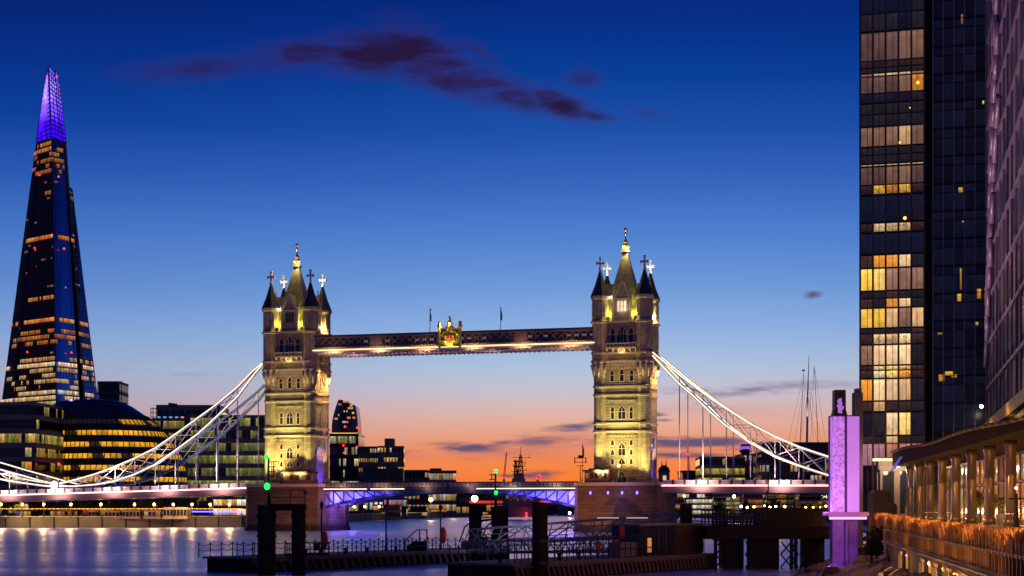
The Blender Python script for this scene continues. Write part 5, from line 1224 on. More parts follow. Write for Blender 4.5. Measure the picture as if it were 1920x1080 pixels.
# second pontoon with shed
A2, B2 = P(958,1088,120), P(1338,1062,149); A2.z = B2.z = 0
p2, d2, n2_ = pontoon(A2, B2, 6.0, 'dark pontoon with a container shed, right of the thick rusty pile', 1.25, .75)
def on2(t, s, z=1.43): q = A2+(B2-A2)*t+n2_*s; return (q.x,q.y,z)
r = thing('chain_railing', 'chain railing on the back edge of the shed pontoon', 'railing', on2(0,5.7), 0, 'railings on the shed pontoon'); chain_rail(r, [on2(.0,5.8), on2(.62,5.8)], 18, 1.25)
r = thing('bar_railing', 'tall bar railing on the front edge of the shed pontoon', 'railing', on2(0,.3), 0, 'railings on the shed pontoon'); b = MB()
for k in range(27): t = k/26*.72; p = Vector(on2(t,.3)); b.tube(p, p+Vector((0,0,1.9 if k % 3 else 2.1)), .045)
for h in (.8,1.85): b.tube(Vector(on2(0,.3))+Vector((0,0,h)), Vector(on2(.72,.3))+Vector((0,0,h)), .05)
b.build('rail', M['rail'], r)
r = thing('bar_railing', 'short railing panel on the right end of the shed pontoon', 'railing', on2(.96,1), 0, 'railings on the shed pontoon'); b = MB()
for t in (.955,.97,.985,1.0): p = Vector(on2(t,1.0)); b.tube(p, p+Vector((0,0,1.5)), .045)
for h in (.75,1.5): b.tube(Vector(on2(.955,1))+Vector((0,0,h)), Vector(on2(1,1))+Vector((0,0,h)), .045)
b.build('rail', M['rail'], r)
# shed: corrugated
def solve2(px_, s): k = (px_-960)/F; q0 = A2+n2_*s; t = (k*q0.y-q0.x)/(d2.x-k*d2.y); return q0+d2*t
s0, s1, sm_ = solve2(1198,1.6), solve2(1318,1.6), solve2(1265,1.6); zt = P(0,986,s0.y).z; zt1 = P(0,985,s1.y).z
r = thing('container_shed', 'corrugated shed, dark blue on the left and brown on the right, on the pontoon', 'shed', (s0.x,s0.y,1.43), 0)
def corr(a, c, z0, z1, mt, nm):
    b = MB(); L = (c-a).length; d = (c-a)/L; n = int(L/.3)
    b.prism([(p.x,p.y) for p in (a, c, c+n2_*2.8, a+n2_*2.8)], z0, z1)
    for k in range(n): p = a+d*(k+.5)*L/n; b.bar((p.x-n2_.x*.05,p.y-n2_.y*.05,z0+.05),(p.x-n2_.x*.05,p.y-n2_.y*.05,z1-.05),.13,.1, tuple(n2_))
    return b.build(nm, mt, r)
corr(s0, sm_-d2*.02, 1.43, zt, mat('dark_blue_container_paint', (.035,.032,.06), .55, .2, vary=.4, scale=.7), 'blue_container'); corr(sm_, s1, 1.43, zt-.02, mat('brown_container_paint', (.12,.065,.05), .6, .2, vary=.35, scale=.7), 'brown_container')
b = MB(); q = s0-d2*.2-n2_*.2; q3 = s1+d2*.15-n2_*.2; b.prism([(p.x,p.y) for p in (q, q3, q3+n2_*3.2, q+n2_*3.2)], zt, zt+.16); b.build('roof', M['gangway'], r)
b = MB()
for px_ in (1235,1248): p = solve2(px_,1.5); b.tube((p.x,p.y,1.43),(p.x,p.y,zt),.05)
b.build('downpipe', M['gangway'], r)
p, p_ = solve2(1214,1.45), solve2(1222,1.45); b = MB(); b.face([(p.x,p.y,1.7),(p_.x,p_.y,1.7),(p_.x,p_.y,3.0),(p.x,p.y,3.0)], [(0,0),(.8,0),(.8,.9),(0,.9)], tuple(x*.8 for x in lin(235,150,90))); b.build('lit_door', M['winflat'], r)
for (px_, w_, h_, c_, lb) in ((1155,.5,1.15,'red','red lifebuoy cabinet on the shed pontoon railing'),(1122,.42,1.0,'red','red post box on the shed pontoon, left of the other red cabinet')):
    p = solve2(px_,3.0); r = thing('lifebuoy_cabinet', lb, 'cabinet', (p.x,p.y,1.43), 0); b = MB(); z = 2.9 if px_ == 1170 else 1.43+.25; b.box(p.x-w_/2,p.x+w_/2,p.y,p.y+.4,z,z+h_); b.prism([(p.x-w_/2-.05,p.y-.05),(p.x+w_/2+.05,p.y-.05),(p.x+w_/2+.05,p.y+.45),(p.x-w_/2-.05,p.y+.45)],z+h_,z+h_+.1); b.build('case', M['red'], r); MB().box(p.x-.06,p.x+.06,p.y+.1,p.y+.25,1.43,z).build('stand', M['rail'], r)
p = solve2(1168,3.2); r = thing('lifebuoy_cabinet', 'tall red lifebuoy cabinet hung left of the shed, below the gangway', 'cabinet', (p.x,p.y,1.43), 0); b = MB(); b.box(p.x-.3,p.x+.3,p.y,p.y+.3,3.0,4.2); b.build('case', M['red'], r); MB().box(p.x-.05,p.x+.05,p.y+.05,p.y+.2,1.43,3.0).build('stand', M['rail'], r)
p = solve2(1162,1.4); p_ = solve2(1196,1.4); r = thing('deck_locker', 'grey deck locker left of the shed', 'locker', (p.x,p.y,1.43), 0); b = MB(); b.prism([(v.x,v.y) for v in (p, p_-d2*.1, p_-d2*.1+n2_*1.2, p+n2_*1.2)], 1.43, 2.6); b.build('case', M['shipgrey'], r); b = MB(); b.prism([(v.x,v.y) for v in (p-d2*.05-n2_*.05, p_-d2*.08-n2_*.05, p_-d2*.08+n2_*1.25, p+n2_*1.25)], 2.6, 2.68); b.build('lid', M['gangway'], r)
for k, t in enumerate((.02,.16,.27,.36)):
    q = Vector(on2(t,1.5)); r = thing('bollard', 'small bollard on the deck of the shed pontoon, one of several', 'bollard', tuple(q), 0, 'bollards on the shed pontoon'); MB().lathe(q.x,q.y,[(1.43,.2),(1.55,.14),(1.8,.13),(1.9,.22),(1.98,.2),(2.0,.05)],10).build('bollard_body', M['black'], r)

# gangways
def gangway(pts_t, pts_b, wid, nb, label, vee=False):
    (xt0,yt0,D0),(xt1,yt1,D1) = pts_t; (xb0,yb0),(xb1,yb1) = pts_b
    T0, T1, B0, B1_ = P(xt0,yt0,D0), P(xt1,yt1,D1), P(xb0,yb0,D0), P(xb1,yb1,D1); d = (B1_-B0); d.z = 0; d.normalize(); n = Vector((-d.y,d.x,0)); n = n if n.y > 0 else -n
    r = thing('gangway', label, 'gangway', tuple(B0), 0)
    for side in (0, wid):
        b = MB(); o = n*side; b.bar(T0+o,T1+o,.17,.2); b.bar(B0+o,B1_+o,.2,.3)
        for k in range(nb+1):
            t = k/nb; u_, l_ = T0+(T1-T0)*t+o, B0+(B1_-B0)*t+o
            if not vee: b.bar(u_,l_,.1,.12)
            if k < nb:
                t2 = (k+1)/nb; u2, l2 = T0+(T1-T0)*t2+o, B0+(B1_-B0)*t2+o
                if vee: m_ = (u_+u2)/2; b.bar(l_,m_,.09,.09); b.bar(m_,l2,.09,.09)
                elif k % 2 == 0: b.bar(u_,l2,.11,.13)
                else: b.bar(l_,u2,.11,.13)
        for t in (.33,.66): b.bar(B0+(T0-B0)*t+o, B1_+(T1-B1_)*t+o, .05,.05)
        b.build('side_truss', M['gangway'], r)
    b = MB(); q = [B0,B1_,B1_+n*wid,B0+n*wid]; i = [b.a(*(p+Vector((0,0,z)))) for z in (-.12,.0) for p in q]
    for f in ((3,2,1,0),(4,5,6,7),(0,1,5,4),(1,2,6,5),(2,3,7,6),(3,0,4,7)): b.f.append(tuple(i[j] for j in f))
    b.build('walkway_deck', M['deck'], r); return r
g1 = gangway(((880,993,169),(1268,963,156)), ((866,1028),(1268,996)), 1.9, 8, 'grey truss gangway rising right from the left pontoon to the dark pier')
gangway(((866,1016,166),(1225,1010,150)), ((868,1036),(1225,1034)), 1.6, 13, 'lower gangway with zigzag bracing under the rising one', True)
for px_ in (1140,1195): p = P(px_,972,158); q = MB(); q.box(p.x-1.1,p.x+1.1,p.y,p.y+.12,p.z,p.z+.1); q.build('tube_lamp', glow_mat('dim_tube_light', lin(220,200,210), .7), g1)
lamp('gangway_light', P(930,1000,163), 300, (.8,.7,1), g1)
# gangway landing with folded brackets by the 890 pile
p = P(905,1020,176); r = thing('gangway_landing', 'dark landing frame with arched brackets at the foot of the gangway', 'landing', (p.x,p.y,1.38), 0); b = MB()
b.box(p.x-2.4,p.x+2.2,p.y-1,p.y+1,1.38,1.9); b.box(p.x-1.6,p.x+1.0,p.y-.9,p.y+.9,1.9,2.5)
for k in range(3): b.path([(p.x-2.6+k*1.2,p.y-1,1.9),(p.x-2.0+k*1.2,p.y-1,3.6),(p.x-1.2+k*1.2,p.y-1,4.3),(p.x+1.4,p.y-1,4.5)],.09)
b.build('frame', M['rail'], r)

# dark working pier right of the shed
Yd = 146; fx = lambda x: P(x,0,Yd).x; fz = lambda y: P(0,y,Yd).z
r = thing('river_pier', 'black timber river pier on braced legs, left of the purple pylon', 'pier', (fx(1440),Yd,0), 0)
b = MB(); b.box(fx(1325),fx(1556),Yd,Yd+9,fz(1011),fz(990)); b.box(fx(1322),fx(1558),Yd-.25,Yd+9.2,fz(990),fz(987)); b.build('deck_beam', M['black'], r)
b = MB(); b.box(fx(1436),fx(1552),Yd+.8,Yd+7,fz(987),fz(955)); b.box(fx(1434),fx(1554),Yd+.6,Yd+7.2,fz(955),fz(952)); b.build('parapet_box', M['black'], r)
b = MB()
for (x0,x1) in ((1366,1399),(1425,1466),(1526,1552)): b.box(fx(x0),fx(x1),Yd+1.5,Yd+7,-2,fz(1011))
b.build('leg_wall', M['black'], r)
for x in (1343,1362,1405,1420,1486,1494,1513,1522):
    MB().tube((fx(x),Yd+.6,-2),(fx(x),Yd+.6,fz(1011)),.17).build('leg', M['black'], r)
b = MB()
for (x0,x1) in ((1343,1366),(1399,1425),(1466,1486),(1486,1498),(1502,1526)):
    for (y0,y1) in ((1016,1040),(1040,1064),(1064,1088)): b.bar((fx(x0),Yd+.5,fz(y0)),(fx(x1),Yd+.5,fz(y1)),.12); b.bar((fx(x1),Yd+.65,fz(y0)),(fx(x0),Yd+.65,fz(y1)),.12)
for (x0, x1) in ((1332,1343),(1343,1362)):
    n = 6; q = []
    for k in range(n+1): a = math.pi*k/n if x0 == 1343 else math.pi*.5+math.pi*.5*k/n; cx_ = (fx(x0)+fx(x1))/2; q.append((cx_-(fx(x1)-fx(x0))/2*math.cos(a),Yd+.4,fz(1022)+.55*math.sin(a)))
    b.path(q, .09)
b.build('bracing', M['black'], r)
r2 = thing('pier_railing', 'mesh railing on the left half of the black pier', 'railing', (fx(1385),Yd,fz(987)), 0)
for yy in (Yd+.1, Yd+8.6):
    b = MB()
    for k in range(15): x = fx(1336)+(fx(1434)-fx(1336))*k/14; b.tube((x,yy,fz(987)),(x+.05,yy,fz(957)),.06)
    for j in range(6): z = fz(985)+(fz(958)-fz(985))*j/5; b.tube((fx(1336),yy,z),(fx(1434),yy,z),.035)
    b.build('rail_panel', M['rail'], r2)
b = MB()
for k in range(4): x = fx(1338+k*7); b.path([(x,Yd-.1,fz(987)),(x,Yd-.1,fz(964)),(x+.25,Yd-.1,fz(957)),(x+.7,Yd-.1,fz(954))],.06)
b.build('curved_post', M['rail'], r2)
r3 = thing('pier_ladder', 'dark ladder with hoops standing on the black pier', 'ladder', (fx(1450),Yd+3,fz(955)), 0); b = MB()
b.path([(fx(1440),Yd+3,fz(956)),(fx(1443),Yd+3,fz(935)),(fx(1448),Yd+3,fz(920))],.07); b.path([(fx(1447),Yd+3,fz(956)),(fx(1450),Yd+3,fz(925)),(fx(1451),Yd+3,fz(885))],.06)
for k in range(5): b.path([(fx(1450+k*3.3),Yd+3,fz(956)),(fx(1452+k*3.3),Yd+3,fz(940)),(fx(1457+k*3.4),Yd+3,fz(926))],.045)
for y in (930,938,946): b.tube((fx(1448),Yd+3,fz(y)),(fx(1466),Yd+3,fz(y)),.045)
b.build('ladder_frame', M['rail'], r3)
r3 = thing('mesh_screen', 'brown mesh screen on the black pier below the right approach', 'screen', (fx(1497),Yd+4,fz(953)), 0); b = MB()
for k in range(9): x = fx(1489)+(fx(1505)-fx(1489))*k/8; b.tube((x,Yd+4,fz(953)),(x,Yd+4,fz(926)),.035)
for k in range(11): z = fz(952)+(fz(927)-fz(952))*k/10; b.tube((fx(1489),Yd+4,z),(fx(1505),Yd+4,z),.035)
b.build('mesh', M['pile'], r3)
for k, x in enumerate((1515,1530,1546)):
    r4 = thing('parked_car', ('dark car parked on the black pier, farthest left','dark car parked on the black pier, middle','dark car parked on the black pier next to the pylon')[k], 'car', (fx(x),Yd+5,fz(952)), 0, 'cars on the black pier'); x0 = fx(x); z = fz(952); L = .42
    b = MB(); b.slab([(-1,.1),(1,.1),(1,.3),(.75,.36),(.5,.62),(-.45,.64),(-.8,.38),(-1,.34)], lambda a,c:(x0+a*.6,Yd+4.6,z+c*.95), lambda a,c:(x0+a*.6,Yd+6.2,z+c*.95)); b.build('body', mat('dark_car_paint', (.03,.02,.03), .3, .3), r4)
    b = MB(); b.slab([(-.62,.42),(.62,.42),(.46,.59),(-.4,.6)], lambda a,c:(x0+a*.6,Yd+4.585,z+c*.95), lambda a,c:(x0+a*.6,Yd+4.595,z+c*.95)); b.build('window', M['glassdark'], r4)
    for a in (-.6,.6): b = MB(); b.xf = lambda X_,Y_,Z_: (x0+a*.6+X_, Yd+4.55+Z_, z+.11+Y_); b.lathe(0,0,[(0,.13),(.12,.13)],12); b.build('wheel', M['rubber'], r4)

# ------------------------------------------------------------------ purple pylon
Yd = 130; fx = lambda x: P(x,0,Yd).x; fz = lambda y: P(0,y,Yd).z
def textured():
    m = bpy.data.materials.new('textured_violet_panel'); m.use_nodes = True; m.node_tree.nodes.clear(); t = NT(m.node_tree)
    b = t.new('ShaderNodeBsdfPrincipled'); t.l.new(b.outputs[0], t.new('ShaderNodeOutputMaterial').inputs[0]); co = t.new('ShaderNodeTexCoord').outputs['Object']
    vo = t.new('ShaderNodeTexVoronoi'); t.l.new(co, vo.inputs[0]); vo.inputs['Scale'].default_value = 4.2; n = t.noise(co, 2.5, 4, .7)
    k = t.ramp(vo.outputs['Distance'], [(.05,.22),(.38,.8),(.8,1.0)]); t.put(b.inputs['Base Color'], t.mix(1.0, (.36,.2,.5), k, 'MULTIPLY'))
    c = t.mix(1.0, lin(204,122,248), t.mix(1.0, k, t.ramp(n, [(.3,.55),(.7,1.1)]), 'MULTIPLY'), 'MULTIPLY'); t.put(b.inputs['Emission Color'], c); b.inputs['Emission Strength'].default_value = 1.0; m.cycles.emission_sampling = 'NONE'
    bp = t.new('ShaderNodeBump'); bp.inputs['Strength'].default_value = .6; t.l.new(vo.outputs['Distance'], bp.inputs['Height']); t.l.new(bp.outputs[0], b.inputs['Normal']); return m
r = thing('lit_pylon', 'tall purple glowing pylon of two panels with a dark cap, standing in the river', 'pylon', (fx(1587),Yd,0), 0)
b = MB(); b.box(fx(1560.5),fx(1583.5),Yd,Yd+.9,fz(960),fz(781)); b.build('textured_panel', textured(), r)
b = MB(); b.box(fx(1590),fx(1612),Yd+.15,Yd+.9,fz(960),fz(780)); b.build('smooth_panel', mat('smooth_violet_panel', (.34,.2,.46), .5, vary=.25, scale=1.5, emit=lin(198,120,242), estr=.72, sample='NONE'), r)
b = MB(); b.box(fx(1583.5),fx(1590),Yd+.35,Yd+.8,fz(960),fz(779)); b.box(fx(1559),fx(1613),Yd+.9,Yd+1.3,fz(960),fz(779)); b.box(fx(1559.5),fx(1613),Yd-.05,Yd+1.3,fz(780.5),fz(778.5)); b.build('spine', mat('deep_violet_metal', (.10,.03,.16), .45, .3, vary=.4), r)
b = MB(); b.lathe(fx(1575.5),Yd+.5,[(fz(778.5),.82),(fz(768),.68),(fz(731),.66),(fz(730.5),.5)],4,.5); o = b.build('cap', mat('dark_cap_metal', (.03,.025,.025), .5, .3, vary=.4, scale=2), r)
b = MB()
for k in range(60): a = rnd.gauss(1575.5,2.2); c = 776-abs(rnd.gauss(0,12)); s_ = rnd.uniform(.02,.07); b.box(fx(a)-s_,fx(a)+s_,Yd-.02-.01*k*.1,Yd+.0,fz(c),fz(c)+s_*3.5)
b.build('cap_lights', glow_mat('violet_cap_light', lin(190,120,240), .8), o)
b = MB(); b.box(fx(1550),fx(1626),Yd-.7,Yd+1.8,fz(967),fz(960)); b.box(fx(1552),fx(1624),Yd-.5,Yd+1.6,fz(969),fz(967)); b.build('ledge', mat('violet_ledge_metal', (.28,.14,.36), .45, .2, vary=.25), r)
b = MB(); b.box(fx(1553),fx(1622),Yd-.62,Yd-.4,fz(973.5),fz(969.5)); b.build('light_bar', M['violetled'], r)
b = MB(); b.box(fx(1562),fx(1584),Yd+.2,Yd+1.4,-2,fz(969)); b.box(fx(1590),fx(1610),Yd+.4,Yd+1.4,-2,fz(969)); b.tube((fx(1588),Yd+.1,-2),(fx(1588),Yd+.1,fz(969)),.14); b.build('base_leg', mat('violet_washed_base', (.14,.07,.2), .6, .1, vary=.6, scale=1.4), r)
b = MB(); b.box(fx(1556),fx(1604),Yd-.6,Yd+1.7,fz(1066),fz(1063)); b.build('lower_ledge', M['violetled'], r)
for x, z in ((1572,1.9),(1600,1.9),(1575,4.2)): lamp('pylon_light', (fx(x),Yd-1.3,z), 45, (.62,.18,1), r)
lamp('pylon_light', (fx(1560),Yd-2,6.6), 160, (.7,.3,1), r); lamp('pylon_light', (fx(1545),Yd+1,5.6), 120, (.7,.25,1), r)
for (x0,x1,yt,yb,Y2,lb) in ((1600,1618,728,800,150,'brownish stone fin standing behind the pylon'),):
    r = thing('stone_fin', lb, 'pillar', (P(x0,0,Y2).x,Y2,0), 0); a, c = P(x0,yb,Y2), P(x1,yt,Y2); b = MB(); b.prism([(a.x+.12,Y2),(c.x,Y2),(c.x,Y2+1.2),(a.x+.12,Y2+1.2)], 2, c.z-.4); b.prism([(a.x+.3,Y2+.1),(c.x-.1,Y2+.1),(c.x-.1,Y2+1.1),(a.x+.3,Y2+1.1)], c.z-.4, c.z); b.build('shaft', M['pale'], r)
# ------------------------------------------------------------------ right bank: glass towers, colonnade, terrace
def hexc(s): return tuple(lin(int(s[0:2],16),int(s[2:4],16),int(s[4:6],16)))
def glasstower():
    Y0 = 162; fp = rect(1613,1733,Y0,12,-15.25); A, B, C, D = [Vector((*p,0)) for p in fp]
    r = thing('lit_glass_tower', 'tall glass tower with amber and peach lit floors, right side', 'skyscraper', (A.x,A.y,4.6), 0)
    z = lambda y: CAMZ+(HY-y)*(A.y-1)/F
    b = MB(); b.prism(fp, 4.6, 70); b.build('wall', M['glassdark'], r); n = (B-A).normalized(); out = Vector((n.y,-n.x,0)); out = out if out.y < 0 else -out
    K = {'k':(.034,.026,.030),'b':hexc('1c2038'),'B':hexc('2a2438'),'t':hexc('6a4c44'),'T':hexc('8a6450'),'p':hexc('d0a070'),'P':hexc('f0c490'),'y':hexc('f6bc48'),'Y':hexc('ffd070'),'o':hexc('e08a30'),'d':hexc('3a241e'),'m':hexc('a2707c'),'r':hexc('a86a58'),'w':hexc('ffe0b0')}
    rows = [(-120,-90,'tttTt'),(-88,-60,'kkkkk'),(-58,-20,'bbbbb'),(-18,22,'bbbbk'),(24,55,'kkkbk'),(59,111,'tttTT'),(113,124,'dkddd'),(126,134,'kkkkk'),(136,140,'rPwPr'),(142,172,'tttTo'),(174,190,'BBBBk'),(193,212,'kkkkk'),(214,234,'kkkkk'),(237,272,'TTTpT'),(275,288,'kkkkk'),(290,304,'kkkkk'),(307,309,'PPPPP'),(312,344,'ttTTt'),(346,362,'dyoyd'),
            (366,414,'bbbbB'),(418,433,'dPPpd'),(437,474,'bbbbb'),(478,500,'dooPk'),(503,543,'yYTTT'),(546,558,'kkdkk'),(560,575,'dkoPk'),(578,613,'yypTp'),(616,624,'kkkkd'),(626,644,'dPpPd'),(647,683,'TPPPk'),(686,693,'dPYpd'),(695,708,'dwYod'),(711,750,'oPPpk'),(753,770,'dpddk'),(774,815,'BkPYB'),(818,830,'dkpdk'),(832,872,'mmrrr')]
    for j, (ya, yb, cs) in enumerate(rows):
        q = MB()
        for i, ch in enumerate(cs):
            t0, t1 = (i+.08)/5, (i+.93)/5; pts = [A+(B-A)*t+out*.05 for t in (t0,t1)]; g = rnd.uniform(.75,1.1); z0, z1 = z(yb), z(ya)
            p = [(pts[0].x,pts[0].y,z0),(pts[1].x,pts[1].y,z0),(pts[1].x,pts[1].y,z1),(pts[0].x,pts[0].y,z1)]; q.face(p, [(i*2+j*5,j),(i*2+1.2+j*5,j),(i*2+1.2+j*5,j+.99),(i*2+j*5,j+.99)], tuple(c*g*(.55 if ch in 'kbB' else .95 if ya < 470 else 1.35) for c in K[ch]))
        q.build('window_band', M['winflat'] if set(cs) & set('bBktTmr') else M['win'], r)
    m_ = MB()
    for i in range(6): p = A+(B-A)*(i/5)+out*.12; m_.bar((p.x,p.y,4.6),(p.x,p.y,70),.14,.2, tuple(n))
    for i in (0.5,1.5,2.5,3.5,4.5): p = A+(B-A)*((i+rnd.uniform(-.1,.1))/5)+out*.08; m_.bar((p.x,p.y,4.6),(p.x,p.y,70),.04,.06, tuple(n))
    m_.build('vertical_mullion', M['bronze'], r); m_ = MB()
    for ya, yb, cs in rows: zz = z(yb)-.05; m_.bar((A.x+out.x*.1,A.y+out.y*.1,zz),(B.x+out.x*.1,B.y+out.y*.1,zz),.12,.1)
    m_.build('floor_bar', M['mull'], r)
    for (i, y, s_) in ((4,158,.28),(3,410-0,.3),(2.6,268,.2),(3.4,204,.12)):
        p = A+(B-A)*((i+.5)/5)-out*.0+out*.14; MB().ball((p.x,p.y,z(y)), s_*.6, 8).build('room_lamp', M['bulbsmall'], r)
glasstower()
def darktower():
    Y0 = 158; fp = rect(1749,1868,Y0,14,-15.25); A, B = Vector((*fp[0],0)), Vector((*fp[1],0)); r = thing('dark_glass_tower', 'dark unlit glass tower with thin pale mullions, right of the lit one', 'skyscraper', (A.x,A.y,4.6), 0)
    b = MB(); b.prism(fp, 4.6, 70); b.build('wall', M['glassdark'], r); n = (B-A).normalized(); out = Vector((n.y,-n.x,0)); out = out if out.y < 0 else -out; z = lambda y: CAMZ+(HY-y)*(A.y-2)/F
    K = 6; ys = list(range(-130, 830, 52)); q = MB()
    for j, (ya, yb) in enumerate(zip(ys, ys[1:])):
        q = MB()
        for i in range(K):
            for (f0, f1, lo_) in ((.05,.32,1),(.36,.96,0)):
                t0, t1 = (i+.04)/K, (i+.96)/K; y1_, y0_ = ya+(yb-ya)*f0, ya+(yb-ya)*f1; a, c = A+(B-A)*t0+out*.05, A+(B-A)*t1+out*.05
                g = rnd.uniform(.5,1.2); base = hexc('14162a') if rnd.random() < .6 else hexc('0c0c18'); col = tuple(x*g*.55 for x in base)
                q.face([(a.x,a.y,z(y0_)),(c.x,c.y,z(y0_)),(c.x,c.y,z(y1_)),(a.x,a.y,z(y1_))], [(i*2,j),(i*2+1,j),(i*2+1,j+.9),(i*2,j+.9)], col)
        q.build('window_band', M['winflat'], r)
    for (x, y, w_, h_, c) in ((1797,347,8,9,'d09a40'),(1802,20,3,18,'a06a50'),(1842,186,3,6,'f0e0c0'),(1795,548,7,14,'f0b030'),(1800,500,3,40,'b08030'),(1832,540,7,18,'d09828'),(1846,538,5,34,'c08020'),(1829,602,5,6,'d0a060'),(1760,700,10,12,'e09820'),(1772,694,14,8,'f0a830'),(1784,700,10,6,'d08818'),(1804,410,3,3,'c0b0a0'),(1758,620,8,4,'a07028')):
        p = P(x,y,A.y); k = (x-960)/F; d = B-A; t = (k*A.y-A.x)/(d.x-k*d.y); a = A+d*t+out*.09; e = d.normalized()*w_*Y0/F; hh = h_*Y0/F; q = MB()
        q.face([(a.x,a.y,z(y+h_)),(a.x+e.x,a.y+e.y,z(y+h_)),(a.x+e.x,a.y+e.y,z(y)),(a.x,a.y,z(y))], [(x,0),(x+1,0),(x+1,.9),(x,.9)], hexc(c)); q.build('lit_window', M['win'], r)
    m_ = MB()
    for i in range(K+1): p = A+(B-A)*(i/K)+out*.1; m_.bar((p.x,p.y,4.6),(p.x,p.y,70),.05,.1, tuple(n))
    m_.build('vertical_mullion', mat('pale_thin_mullion', (.20,.18,.20), .4, .5, vary=.4, scale=.3), r); m_ = MB()
    for y in ys: m_.bar((A.x+out.x*.1,A.y+out.y*.1,z(y)),(B.x+out.x*.1,B.y+out.y*.1,z(y)),.08,.06)
    m_.build('floor_bar', M['mull'], r); a = P(1840,762,150); MB().ball((a.x,a.y,a.z), .16).build('wall_lamp', M['bulbwhite'], r)
darktower()
def sidewall():
    A, B = Vector((43.0,141,0)), Vector((28.5,81,0)); d = (B-A).normalized(); n = Vector((-d.y,d.x,0)); n = n if n.x > 0 else -n; z0, z1 = 12.6, 62; L = (B-A).length
    r = thing('plum_clad_building', 'plum brown clad building with slanting ribs at the right edge', 'building', (A.x,A.y,4.6), 0)
    b = MB(); b.prism([(p.x,p.y) for p in (A,A+n*14,B+n*14,B)], 11.35, z1); b.build('wall', M['plumclad'], r)
    nb, fh = 15, 3.9
    for f in range(int((z1-z0)/fh)):
        q = MB(); za = z0+.9+f*fh
        for i in range(nb):
            if rnd.random() < .22: continue
            t0, t1 = (i+.1)/nb, (i+.84)/nb; a, c = A+(B-A)*t0-n*.06, A+(B-A)*t1-n*.06; k = rnd.random(); hh = fh*rnd.uniform(.55,.72)
            col = tuple(x*.5 for x in (hexc('4a3040') if k < .4 else hexc('1e1c34') if k < .93 else hexc('7a4a30'))); q.face([(a.x,a.y,za),(c.x,c.y,za),(c.x,c.y,za+hh),(a.x,a.y,za+hh)], [(i*2+f,f),(i*2+1+f,f),(i*2+1+f,f+.9),(i*2+f,f+.9)], col)
        q.build('window_band', M['winflat'], r)
    m_ = MB()
    for i in range(nb+1): p = A+(B-A)*(i/nb)-n*.08; m_.bar((p.x,p.y,z0),(p.x,p.y,z1),.16,.12, tuple(d))
    for f in range(int((z1-z0)/fh)+1): z = z0+f*fh; m_.bar(A-n*.1+Vector((0,0,z)), B-n*.1+Vector((0,0,z)), .2,.3)
    m_.build('pilaster', mat('violet_grey_pilaster', (.13,.10,.17), .45, .3, vary=.3, scale=.3), r); m_ = MB()
    for k in range(14):                                    # slanting ribs across the cladding
        t = k/14; z = z0+6+k*3.2; l_ = rnd.uniform(.12,.22); pts = [A+(B-A)*(min(t*.3+l_*j/5+.02, 1))-n*.3+Vector((0,0,z+j*2.0+rnd.uniform(-.3,.3))) for j in range(6)]; m_.path(pts, .22, 6)
    m_.build('slanting_rib', mat('violet_rib_metal', (.17,.12,.20), .4, .3, vary=.3, scale=.4), r)
    b = MB(); e = A-n*.3; g = B-n*.3; b.bar(e+Vector((0,0,12.75)), g+Vector((0,0,12.75)), .5,.9); b.build('amber_cornice', mat('amber_lit_cornice', (.42,.26,.07), .5, .2, vary=.4, scale=.5), r)
    for t in (.2,.5,.8): p = A+(B-A)*t-n*1.6; lamp('cornice_light', (p.x,p.y,12.0), 170, (1,.55,.12), r)
    for t in (.1,.4,.75):
        p = A+(B-A)*t-n*15; lamp('added_facade_fill', (p.x,p.y,13), 26000, (1,.62,.66), r, tuple(A+(B-A)*t+Vector((0,0,38))), 90, .5, 1)  # unseen lamps added off the wall, standing in for city glow
sidewall()
fp = rect(1728,1756,166,10,-15.25); r = thing('link_block', 'narrow black recess between the lit and the dark glass tower', 'building', (*fp[0],4.6), 0); MB().prism(fp, 4.6, 69.5).build('wall', M['mull'], r); b = MB()
for k in range(16): b.bar((fp[0][0],fp[0][1]-.04,8+k*4), (fp[1][0],fp[1][1]-.04,8+k*4), .1,.3)
b.build('floor_edge', M['darkroof'], r)
# promenade
FA, FB = Vector((34.6,152,0)), Vector((17.2,52,0)); fd = (FB-FA).normalized(); fn = Vector((-fd.y,fd.x,0)); fn = fn if fn.x > 0 else -fn
pm = MB(); q = [FA+fn*.9, FB+fn*.9, FB+fn*60, FA+fn*60+Vector((0,20,0))]; pm.prism([(p.x,p.y) for p in q], 2.0, 4.6); tag(pm.build('promenade_paving', M['paving'], fix=False), kind='structure')
